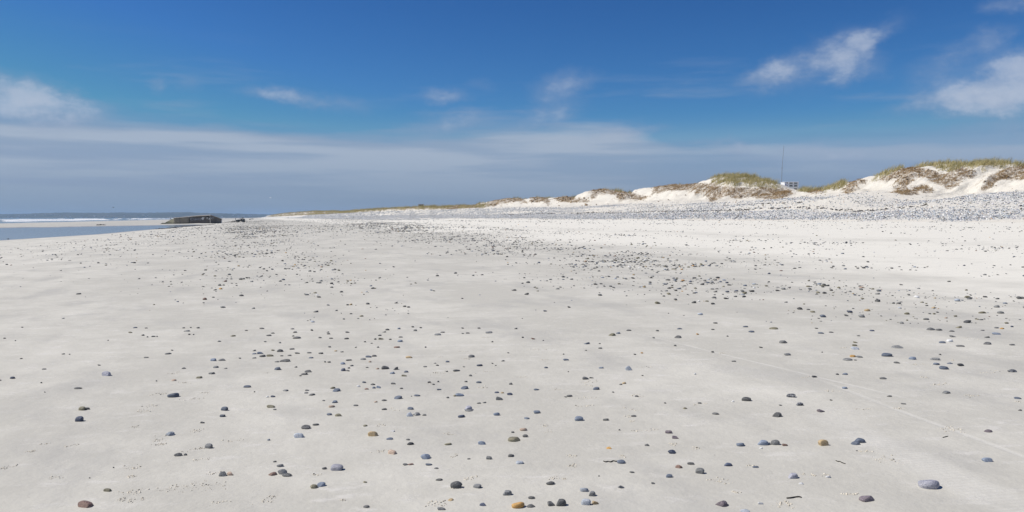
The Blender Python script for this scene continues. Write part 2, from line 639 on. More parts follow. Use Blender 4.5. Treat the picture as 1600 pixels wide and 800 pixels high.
def build_beach():
    sn = sorted(set([-60.0, -45.0] + list(np.arange(-30, 30, 0.3)) + geo(30.0, 4200.0, 0.4, 1.035)))
    cn = sorted(set([-300.0, -220.0, -160.0, -130.0] + list(np.arange(-115, -26, 1.5)) + list(np.arange(-26, 26, 0.3)) +
                    list(np.arange(26, 46.01, 0.5))))
    cn[-1] = 46.0
    S, C = np.meshgrid(np.array(sn), np.array(cn), indexing='ij')
    Z = beach_h(S, C)
    X, Y = xy_of(S, C)
    me = np_mesh('beach', np.stack([X, Y, Z], -1).reshape(-1, 3), grid_faces(len(sn), len(cn)))
    n1 = fbm(S * 0.05, C * 0.3, 4, 3)
    edge = 11.5 + 0.07 * np.clip(S, 0, 60) + (fbm(S * 0.07 + 5, C * 0.07, 3, 13) - 0.5) * 9
    dry = smooth((C - edge + 5.0) / 10.0) * 1.12 + 0.35 * (n1 - 0.45)
    dry = np.maximum(dry, 0.12 + 0.25 * smooth((-2 - C) / 8))
    band = np.exp(-((C - 25.5) / 2.2) ** 2) * 0.35        # greyer strip below the shingle
    dry = np.clip(dry - band, -0.2, 1.2)
    cne = np.interp(S, NEAR_S, NEAR_C)
    cfe = np.interp(S, FAR_S, FAR_C)
    wet = smooth((cne + 2.2 - C) / 2.4) * smooth((C - cfe + 9) / 7)
    wet = np.where(C < cfe, np.maximum(wet, 0.25 + 0.3 * fbm(S * 0.02, C * 0.15, 3, 9)), wet)
    wet = np.maximum(wet, smooth((-78 - C) / 18))
    wet = wet * np.where(S > 245, smooth((cne - 3 - C) / 4), 1)
    set_attr(me, 'dry', dry)
    set_attr(me, 'wet', np.clip(wet, 0, 1))
    o = link('beach', me, None, make_sand())
    return tag(o, 'pale sand beach scattered with pebbles', 'beach', kind='structure')


def water_mat(name, deep, rough, wave, foam=False):
    m, t, b, o = new_mat(name)
    P = pos(t)
    col = deep
    h = t.math('ADD', t.math('MULTIPLY', t.noise(t.mapping(P, rot=(0, 0, R(18)), scale=(1, 0.4, 1)), 0.6, 4), 1.0),
               t.math('MULTIPLY', t.noise(P, 4.0, 3), 0.15))
    b.inputs['Roughness'].default_value = rough
    b.inputs['IOR'].default_value = 1.333
    if foam:
        fa = t.attr('foam')
        fn = t.noise(t.mapping(P, rot=(0, 0, R(-18)), scale=(1, 0.3, 1)), 0.16, 6, 0.65)
        f = t.ramp(t.math('ADD', fa, t.math('MULTIPLY', t.math('SUBTRACT', fn, 0.5), 1.1)), 0.45, 0.6)
        col = t.mix(f, t.mix(t.ramp(fn, 0.3, 0.7), deep, tuple(v * 1.5 for v in deep)), (0.80, 0.81, 0.80))
        t.put(b.inputs['Roughness'], t.ramp(f, 0, 1, rough, 0.9, False))
    t.put(b.inputs['Base Color'], col)
    t.put(b.inputs['Normal'], t.bump(h, wave, 0.6))
    return m


def build_water():
    # runnel left by the tide
    sn = sorted(set(list(np.arange(-60, 83, 6.0)) + list(np.arange(83, 242, 2.0))))
    V, Fc = [], []
    for s in sn:
        a = np.interp(s, NEAR_S, NEAR_C)
        b_ = min(np.interp(s, FAR_S, FAR_C), a - 0.05)
        a, b_ = a + 0.9, b_ - 0.9
        for k in range(9):
            c = a + (b_ - a) * k / 8
            x, y = xy_of(s, c)
            V.append((x, y, POOL_Z))
    me = np_mesh('tidal_pool', V, grid_faces(len(sn), 9))
    o = link('tidal_pool', me, None, water_mat('pool_water', (0.15, 0.175, 0.19), 0.09, 0.012))
    tag(o, 'shallow blue pool of tide water lying along the beach', 'pool', kind='structure')
    # sea
    sn = np.array(sorted(set(list(np.arange(-800, 0, 25.0)) + list(np.arange(0, 2000, 6.0)) + geo(2000.0, 9500.0, 12, 1.12))))
    cn = np.array(sorted(set(list(-np.arange(103, 330, 1.6)) + [-v for v in geo(330.0, 9000.0, 6, 1.12)])))
    S, C = np.meshgrid(sn, cn, indexing='ij')
    Z = np.full(S.shape, SEA_Z)
    foam = np.zeros(S.shape)
    for c0, hgt, w, sd, cov in ((-150, 0.45, 3.0, 1, 0.62), (-196, 0.95, 3.6, 2, 0.8), (-226, 0.6, 4.0, 8, 0.55), (-262, 0.9, 5.0, 3, 0.5), (-305, 0.8, 6, 4, 0.35)):
        cc = c0 + (fbm(S * 0.006 + sd * 9, S * 0, 3, sd) - 0.5) * 30
        d = C - cc
        prof = np.where(d > 0, np.exp(-(d / (w * 0.7)) ** 2), np.exp(-(d / (w * 2.0)) ** 2))
        on = smooth((fbm(S * 0.011 + 40 * sd, S * 0, 3, 30 + sd) - (0.75 - cov * 0.5)) / 0.18)
        Z = Z + prof * hgt * (0.45 + 0.55 * on)
        foam = np.maximum(foam, on * np.where(d > -1, np.exp(-np.maximum(d, 0) / (w * 4.5)), 0))
    swash = np.exp(-np.abs(C + 108 + 5 * (fbm(S * 0.01, S * 0, 3, 71) - 0.5)) / 4.0)
    foam = np.maximum(foam, 0.75 * swash)
    Z = Z + (fbm(S * 0.03, C * 0.09, 3, 66) - 0.5) * 0.35 * smooth((-112 - C) / 60)
    X, Y = xy_of(S, C)
    me = np_mesh('sea', np.stack([X, Y, Z], -1).reshape(-1, 3), grid_faces(len(sn), len(cn))[:, ::-1])
    set_attr(me, 'foam', foam)
    o = link('sea', me, None, water_mat('sea_water', (0.035, 0.065, 0.075), 0.12, 0.10, True))
    tag(o, 'grey-blue sea with white breakers rolling in', 'sea', kind='structure')


BROWN = [
    [(1102, 300), (1110, 285), (1125, 290), (1150, 293), (1190, 294), (1215, 295), (1235, 298), (1240, 302), (1232, 307), (1215, 310), (1195, 311), (1170, 307), (1150, 311), (1140, 306), (1125, 308), (1112, 315), (1108, 313)],
    [(1018, 304), (1020, 296), (1030, 288), (1060, 286), (1106, 286), (1104, 297), (1088, 303), (1080, 296), (1060, 298), (1044, 297), (1034, 300), (1025, 302)],
    [(922, 308), (926, 297), (940, 294), (960, 297), (985, 302), (1012, 307), (1004, 313), (985, 310), (970, 313), (962, 305), (945, 301), (934, 305), (926, 312)],
    [(866, 314), (870, 307), (880, 306), (915, 311), (920, 315), (900, 317), (875, 314)],
    [(757, 322), (770, 314), (800, 307), (820, 312), (826, 319), (812, 315), (790, 316), (770, 322)],
    [(828, 314), (832, 308), (845, 307), (860, 312), (856, 319), (845, 314), (832, 316)],
    [(1372, 281), (1395, 270), (1415, 261), (1445, 262), (1462, 268), (1475, 280), (1480, 292), (1462, 287), (1445, 276), (1430, 275), (1424, 284), (1415, 294), (1405, 292), (1400, 280), (1385, 281)],
    [(1472, 272), (1490, 268), (1505, 261), (1518, 265), (1526, 274), (1505, 280), (1500, 285), (1490, 294), (1480, 297), (1472, 287)],
    [(1411, 304), (1416, 293), (1424, 299), (1430, 291), (1445, 289), (1455, 295), (1461, 299), (1448, 302), (1436, 298), (1425, 306)],
    [(1533, 297), (1536, 285), (1547, 275), (1562, 266), (1585, 262), (1600, 258), (1680, 258), (1680, 276), (1600, 279), (1580, 282), (1570, 278), (1556, 284), (1549, 293), (1538, 299)],
    [(1319, 302), (1324, 290), (1340, 280), (1356, 281), (1352, 287), (1338, 290), (1326, 303)],
    [(1264, 301), (1270, 295), (1284, 295), (1288, 300), (1275, 302)],
    [(1400, 298), (1408, 285), (1415, 296), (1410, 304), (1395, 302)],
    [(700, 326), (715, 320), (745, 320), (745, 324), (720, 324), (705, 328)],
]
GREEN = [
    [(1106, 292), (1112, 280), (1125, 270), (1150, 266), (1165, 270), (1200, 280), (1218, 288), (1240, 297), (1222, 299), (1190, 295), (1150, 294), (1135, 292), (1122, 291)],
    [(1244, 301), (1246, 286), (1320, 284), (1316, 296), (1290, 298), (1260, 300)],
    [(1360, 284), (1380, 272), (1400, 262), (1425, 253), (1450, 250), (1500, 245), (1600, 248), (1680, 248), (1680, 263), (1600, 262), (1570, 263), (1547, 269), (1532, 267), (1520, 264), (1500, 267), (1480, 269), (1462, 264), (1440, 261), (1420, 263), (1395, 273)],
]
FARGREEN = [(400, 341), (430, 334), (460, 330), (520, 328), (560, 327), (600, 324), (700, 321), (760, 318), (760, 324), (700, 325.5), (640, 326.8),
            (600, 328.5), (560, 331), (540, 333), (520, 334), (500, 334.5), (470, 336.5), (450, 337), (430, 338.5)]


def build_dunes():
    cols = []
    for px in np.arange(2300, 432, -2.0):
        x, y, z = pix_dir(px, HOR)
        t = 72.0 / (x * CX + y * CY)
        cols.append(sc_of(x * t, y * t)[0])
    cols = np.array(sorted(set(cols) | set(geo(max(cols), 4200.0, 60, 1.2)) | {-60.0, -45.0, -30.0, -15.0}))
    cn = np.array(sorted(set([45.4] + list(np.arange(46, 62, 0.5)) + list(np.arange(62, 84, 0.22)) + list(np.arange(84, 140, 1.1)) +
                             geo(140.0, 3000.0, 4, 1.25))))
    S, C = np.meshgrid(cols, cn, indexing='ij')
    Z = dune_h(S, np.maximum(C, 46.0))
    Z = Z - np.where(C < 46, 0.12, 0.0)
    X, Y = xy_of(S, C)
    me = np_mesh('dunes', np.stack([X, Y, Z], -1).reshape(-1, 3), grid_faces(len(cols), len(cn)))
    peb = shingle_density(S, C)
    set_attr(me, 'pebbly', np.clip(peb * 0.9, 0, 1))
    px, py = project(X, Y, Z)
    rt = np.zeros(S.shape)
    for p in BROWN:
        rt = np.maximum(rt, in_poly(px, py, p) * 1.0)
    rt = np.maximum(rt, 0.8 * in_poly(px, py, FARGREEN))
    rt = rt * smooth((C - FOOT_C) / 2)
    set_attr(me, 'roots', rt)
    o = link('dunes', me, None, make_dune_sand())
    return tag(o, 'eroded white sand dunes above the shingle bank', 'dunes', kind='structure')


def shingle_density(s, c):
    """0..1 cover of the shingle bank"""
    core = smooth((c - 46.6 - 2.4 * (fbm(s * 0.25, s * 0, 4, 55) - 0.5)) / 1.6) * smooth((53.3 - c) / 1.2)
    n = fbm(s * 0.10 + 17, c * 0.4, 4, 33)
    thin = 0.42 + 0.5 * smooth((62 - s) / 30)        # the bank is barer of sand at the near end
    foot = 62.3 + (fbm(s * 0.16, s * 0, 3, 44) - 0.5) * 3.0
    upper = smooth((c - 52) / 1.5) * smooth((foot - c) / 1.4) * np.clip(thin + (n - 0.5) * 1.6, 0.08, 1)
    far = smooth((s - 150) / 200)
    low = far * smooth((c - 34) / 6) * smooth((46.3 - c) / 1) * smooth((n - 0.35) / 0.2) * 0.8
    return np.clip(np.maximum(np.maximum(core, upper), low), 0, 1)


build_beach()
build_water()
build_dunes()


# ------------------------------------------------------------------ far coast
def build_coast():
    top = [(-900, 335), (-300, 334), (-100, 334.5), (0, 334.3), (40, 333.8), (70, 332.6), (110, 332), (130, 332.4), (180, 332.2), (240, 332.2),
           (262, 331.6), (295, 331.3), (312, 332.6), (350, 333.4), (400, 334.4), (430, 335), (500, 336.5), (700, 338)]
    tx = [p[0] for p in top]
    ty = [p[1] for p in top]
    cols = np.arange(-900, 700, 3.0)
    rows = [0.0, 0.06, 0.15, 0.3, 0.45, 0.6, 0.75, 0.88, 1.0, 1.15, 1.5, 2.2]
    V = []
    for px in cols:
        x, y, z = pix_dir(px, HOR)
        zt = EYE + (HOR - np.interp(px, tx, ty)) / F * 7200
        for r in rows:
            D = 6300 + 900 * r
            n = float(fbm(np.array(px * 0.05), np.array(D * 0.004), 4, 2))
            k = min(r, 1.0)
            zz = SEA_Z - 1 + (zt + 1.5) * (k ** 0.75) * (0.82 + 0.18 * k + (n - 0.5) * 0.3 * (1 - k))
            if r > 0.9:
                zz += (float(fbm(np.array(px * 0.35), np.array(r * 3), 3, 6)) - 0.5) * 7
            if r > 1:
                zz -= (r - 1) * 30
            V.append((x / y * D, D, max(zz, SEA_Z - 1.5) if r > 0 else SEA_Z - 2))
    me = np_mesh('far_coast', V, grid_faces(len(cols), len(rows)))
    m, t, b, o = new_mat('coast_land')
    P = pos(t)
    n = t.voronoi(t.mapping(P, scale=(1, 0.5, 1)), 0.006, 1)
    wood = t.noise(t.mapping(P, scale=(1, 1, 2)), 0.011, 5, 0.65)
    col = t.mix(t.ramp(wood, 0.42, 0.55), (0.022, 0.032, 0.022), t.mix(t.sep(n)[0], (0.045, 0.06, 0.035), (0.11, 0.10, 0.07)))
    t.put(b.inputs['Base Color'], col)
    b.inputs['Roughness'].default_value = 1.0
    ob = link('far_coast_hills', me, None, m)
    tag(ob, 'low wooded hills across the bay', 'hills', kind='structure')
    return tx, ty


build_coast()

WHITE = simple('white_render', (0.85, 0.84, 0.81), 0.8, 0.06, 0.4)
SLATE_ROOF = simple('slate_roof', (0.12, 0.125, 0.14), 0.7, 0.2, 0.5)


def build_house(px, py, L, seed):
    """gabled white house on the far shore: wall and roof in one small mesh (about two pixels)"""
    rnd = random.Random(seed)
    k = min(1.0, max(0.0, (340 - py) / 8.5))
    D = 6300 + 900 * (k ** 1.35)
    x, y, z = pix_dir(px, py)
    X, Z = x / y * D, EYE + z / y * D
    W, Hh = 8.0, rnd.uniform(4.5, 6.5)
    root = empty('house', (X, D, Z - 3), rnd.uniform(-0.4, 0.4))
    l, w = L / 2, W / 2
    v = [(-l, -w, 0), (l, -w, 0), (l, w, 0), (-l, w, 0), (-l, -w, Hh), (l, -w, Hh), (l, w, Hh), (-l, w, Hh), (-l, 0, Hh + 3), (l, 0, Hh + 3)]
    me = bpy.data.meshes.new('wall')
    me.from_pydata(v, [], [(0, 1, 5, 4), (1, 2, 6, 9, 5), (2, 3, 7, 6), (3, 0, 4, 8, 7)])
    link('wall', me, root, WHITE)
    v2 = [(-l - .4, -w - .5, Hh - .3), (l + .4, -w - .5, Hh - .3), (l + .4, w + .5, Hh - .3), (-l - .4, w + .5, Hh - .3), (-l - .4, 0, Hh + 3.3), (l + .4, 0, Hh + 3.3)]
    me = bpy.data.meshes.new('roof')
    me.from_pydata(v2, [], [(0, 1, 5, 4), (2, 3, 4, 5), (1, 2, 5), (3, 0, 4), (0, 3, 2, 1)])
    link('roof', me, root, SLATE_ROOF)
    tag(root, 'tiny white house with slate roof on the far hillside across the bay', 'house', 'white houses across the bay')


for i, (px, py, L) in enumerate([(13, 338.6, 14), (18, 339.6, 11), (28, 339.6, 18), (30, 337.4, 10), (39, 336.8, 10), (55, 336.3, 9), (70, 334.9, 10),
                                 (80, 335, 10), (86, 335.4, 9), (94, 337.2, 11), (101, 338, 13), (103, 340, 12), (110, 338.5, 10), (127, 340, 12),
                                 (135, 340, 13), (148, 337.5, 18), (163, 338.2, 10), (168, 336.8, 9), (177, 339.3, 10), (182, 340, 14), (194, 337.4, 11),
                                 (216, 339.6, 12), (224, 336, 14), (225, 340, 16), (228, 338.8, 12), (231, 336.6, 9), (364, 336.4, 10), (372, 337, 12),
                                 (381, 337.4, 13), (389, 337.2, 10), (392, 336.8, 9), (347, 338.6, 14)]):
    build_house(px, py, L, i)


# ------------------------------------------------------------------ stones
def ico(sub):
    bm = bmesh.new()
    bmesh.ops.create_icosphere(bm, subdivisions=sub, radius=0.5)
    V = np.array([v.co[:] for v in bm.verts])
    Fc = np.array([[v.index for v in f.verts] for f in bm.faces])
    bm.free()
    return V, Fc


I1, I2, I3 = ico(1), ico(2), ico(4)
I1 = (I1[0], I1[1][I1[0][I1[1]][:, :, 2].mean(1) > -0.33])      # the sunk underside is never seen


def pebble_verts(base, seed, amt=0.16, p=2.5, freq=1.3):
    """unit pebble, diameters 1 x 1 x 1 before scaling: a worn superellipsoid with soft flats"""
    r = np.random.default_rng(seed)
    V = base / np.linalg.norm(base, axis=1, keepdims=True)
    q = (np.abs(V) ** p).sum(1) ** (-1 / p)
    out = V * q[:, None]
    g = np.zeros(len(V))
    for k in range(5):
        d = r.normal(size=3)
        d /= np.linalg.norm(d)
        g += r.uniform(-1, 1) * np.sin((V @ d) * freq * r.uniform(1.0, 2.4) + r.uniform(0, 6.28))
    out = out * (1 + amt * 0.5 * g)[:, None]
    for k in range(3 + 2 * (seed % 3)):                  # worn flats
        d = r.normal(size=3)
        d /= np.linalg.norm(d)
        lim = r.uniform(0.58, 0.9)
        pr = out @ d
        over = np.maximum(pr - lim, 0)
        out = out - over[:, None] * 0.82 * d
    out[:, 0] *= 1 + 0.16 * r.uniform(-1, 1) * out[:, 1]
    lo, hi = out.min(0), out.max(0)
    return (out - (lo + hi) / 2) / (hi - lo)


def stone_mat(name, c1, c2, kind='plain', rough=0.55):
    m, t, b, o = new_mat(name)
    oi = t.n.new('ShaderNodeObjectInfo')
    rnd = oi.outputs['Random']
    P = objco(t)
    P = t.vmath('ADD', P, t.combine(t.math('MULTIPLY', rnd, 37.0), t.math('MULTIPLY', rnd, 11.0), rnd))
    n = t.noise(P, 2.4, 5, 0.6)
    f = t.noise(P, 14, 4, 0.7)
    col = t.mix(t.ramp(n, 0.3, 0.7), c1, c2)
    if kind == 'speck':
        v = t.noise(P, 26, 3, 0.8)
        col = t.mix(t.ramp(v, 0.54, 0.64, 0, 0.75), col, tuple(min(0.8, v_ * 3.2 + 0.10) for v_ in c2))
        col = t.mix(t.ramp(f, 0.5, 0.35, 0, 0.7), col, tuple(v_ * 0.35 for v_ in c1))
    elif kind == 'vein':
        d = t.math('ABSOLUTE', t.math('SUBTRACT', t.noise(t.mapping(P, rot=(0.4, 0.3, 0.8), scale=(1, 2.2, 1)), 1.6, 3, 0.6), 0.5))
        col = t.mix(t.ramp(d, 0.035, 0.008, 0, 0.8), col, (0.62, 0.61, 0.6))
    else:
        col = t.mix(t.ramp(f, 0.35, 0.7, 0, 0.25, False), col, tuple(min(0.85, v * 1.7) for v in c2))
    k = t.ramp(rnd, 0, 1, 0.78, 1.25, False)
    col = t.vmath('SCALE', col, k)
    t.put(b.inputs['Base Color'], col)
    b.inputs['Roughness'].default_value = rough
    t.put(b.inputs['Normal'], t.bump(t.math('ADD', f, n), 0.05, 0.35))
    return m


PAL = {  # code: (colour a, colour b, kind, words)
    'd': ((0.08, 0.079, 0.076), (0.175, 0.171, 0.16), 'plain', 'dark grey'),
    'k': ((0.035, 0.035, 0.037), (0.075, 0.075, 0.077), 'plain', 'charcoal'),
    'g': ((0.14, 0.14, 0.133), (0.25, 0.25, 0.238), 'speck', 'grey'),
    's': ((0.085, 0.10, 0.13), (0.15, 0.172, 0.21), 'plain', 'slate-blue'),
    'n': ((0.045, 0.055, 0.085), (0.095, 0.11, 0.155), 'plain', 'navy-blue'),
    'b': ((0.15, 0.18, 0.23), (0.26, 0.295, 0.35), 'plain', 'blue-grey'),
    'l': ((0.32, 0.36, 0.40), (0.47, 0.50, 0.54), 'vein', 'pale blue'),
    'v': ((0.28, 0.28, 0.325), (0.47, 0.46, 0.50), 'speck', 'lavender-grey'),
    'o': ((0.15, 0.135, 0.085), (0.25, 0.225, 0.15), 'plain', 'olive'),
    't': ((0.34, 0.24, 0.12), (0.50, 0.38, 0.22), 'plain', 'tan'),
    'p': ((0.36, 0.25, 0.18), (0.55, 0.42, 0.32), 'plain', 'peach'),
    'w': ((0.66, 0.65, 0.62), (0.80, 0.79, 0.77), 'plain', 'white'),
    'r': ((0.15, 0.085, 0.065), (0.27, 0.16, 0.12), 'speck', 'reddish-brown'),
    'a': ((0.42, 0.20, 0.05), (0.60, 0.36, 0.12), 'plain', 'orange'),
    'm': ((0.11, 0.085, 0.095), (0.20, 0.165, 0.175), 'speck', 'mauve'),
    'q': ((0.05, 0.05, 0.048), (0.13, 0.128, 0.12), 'speck', 'dark speckled'),
    'x': ((0.04, 0.045, 0.055), (0.10, 0.105, 0.12), 'vein', 'dark veined'),
}
SMAT = {k: stone_mat('stone_' + v[3].replace(' ', '_').replace('-', '_'), v[0], v[1], v[2]) for k, v in PAL.items()}
SHAPES = [np_mesh('pebble', pebble_verts(I3[0], 100 + i, 0.10 + 0.05 * (i % 4), 2.1 + 0.25 * (i % 4)), I3[1]) for i in range(18)]
for me_ in SHAPES:
    me_.materials.append(SMAT['d'])

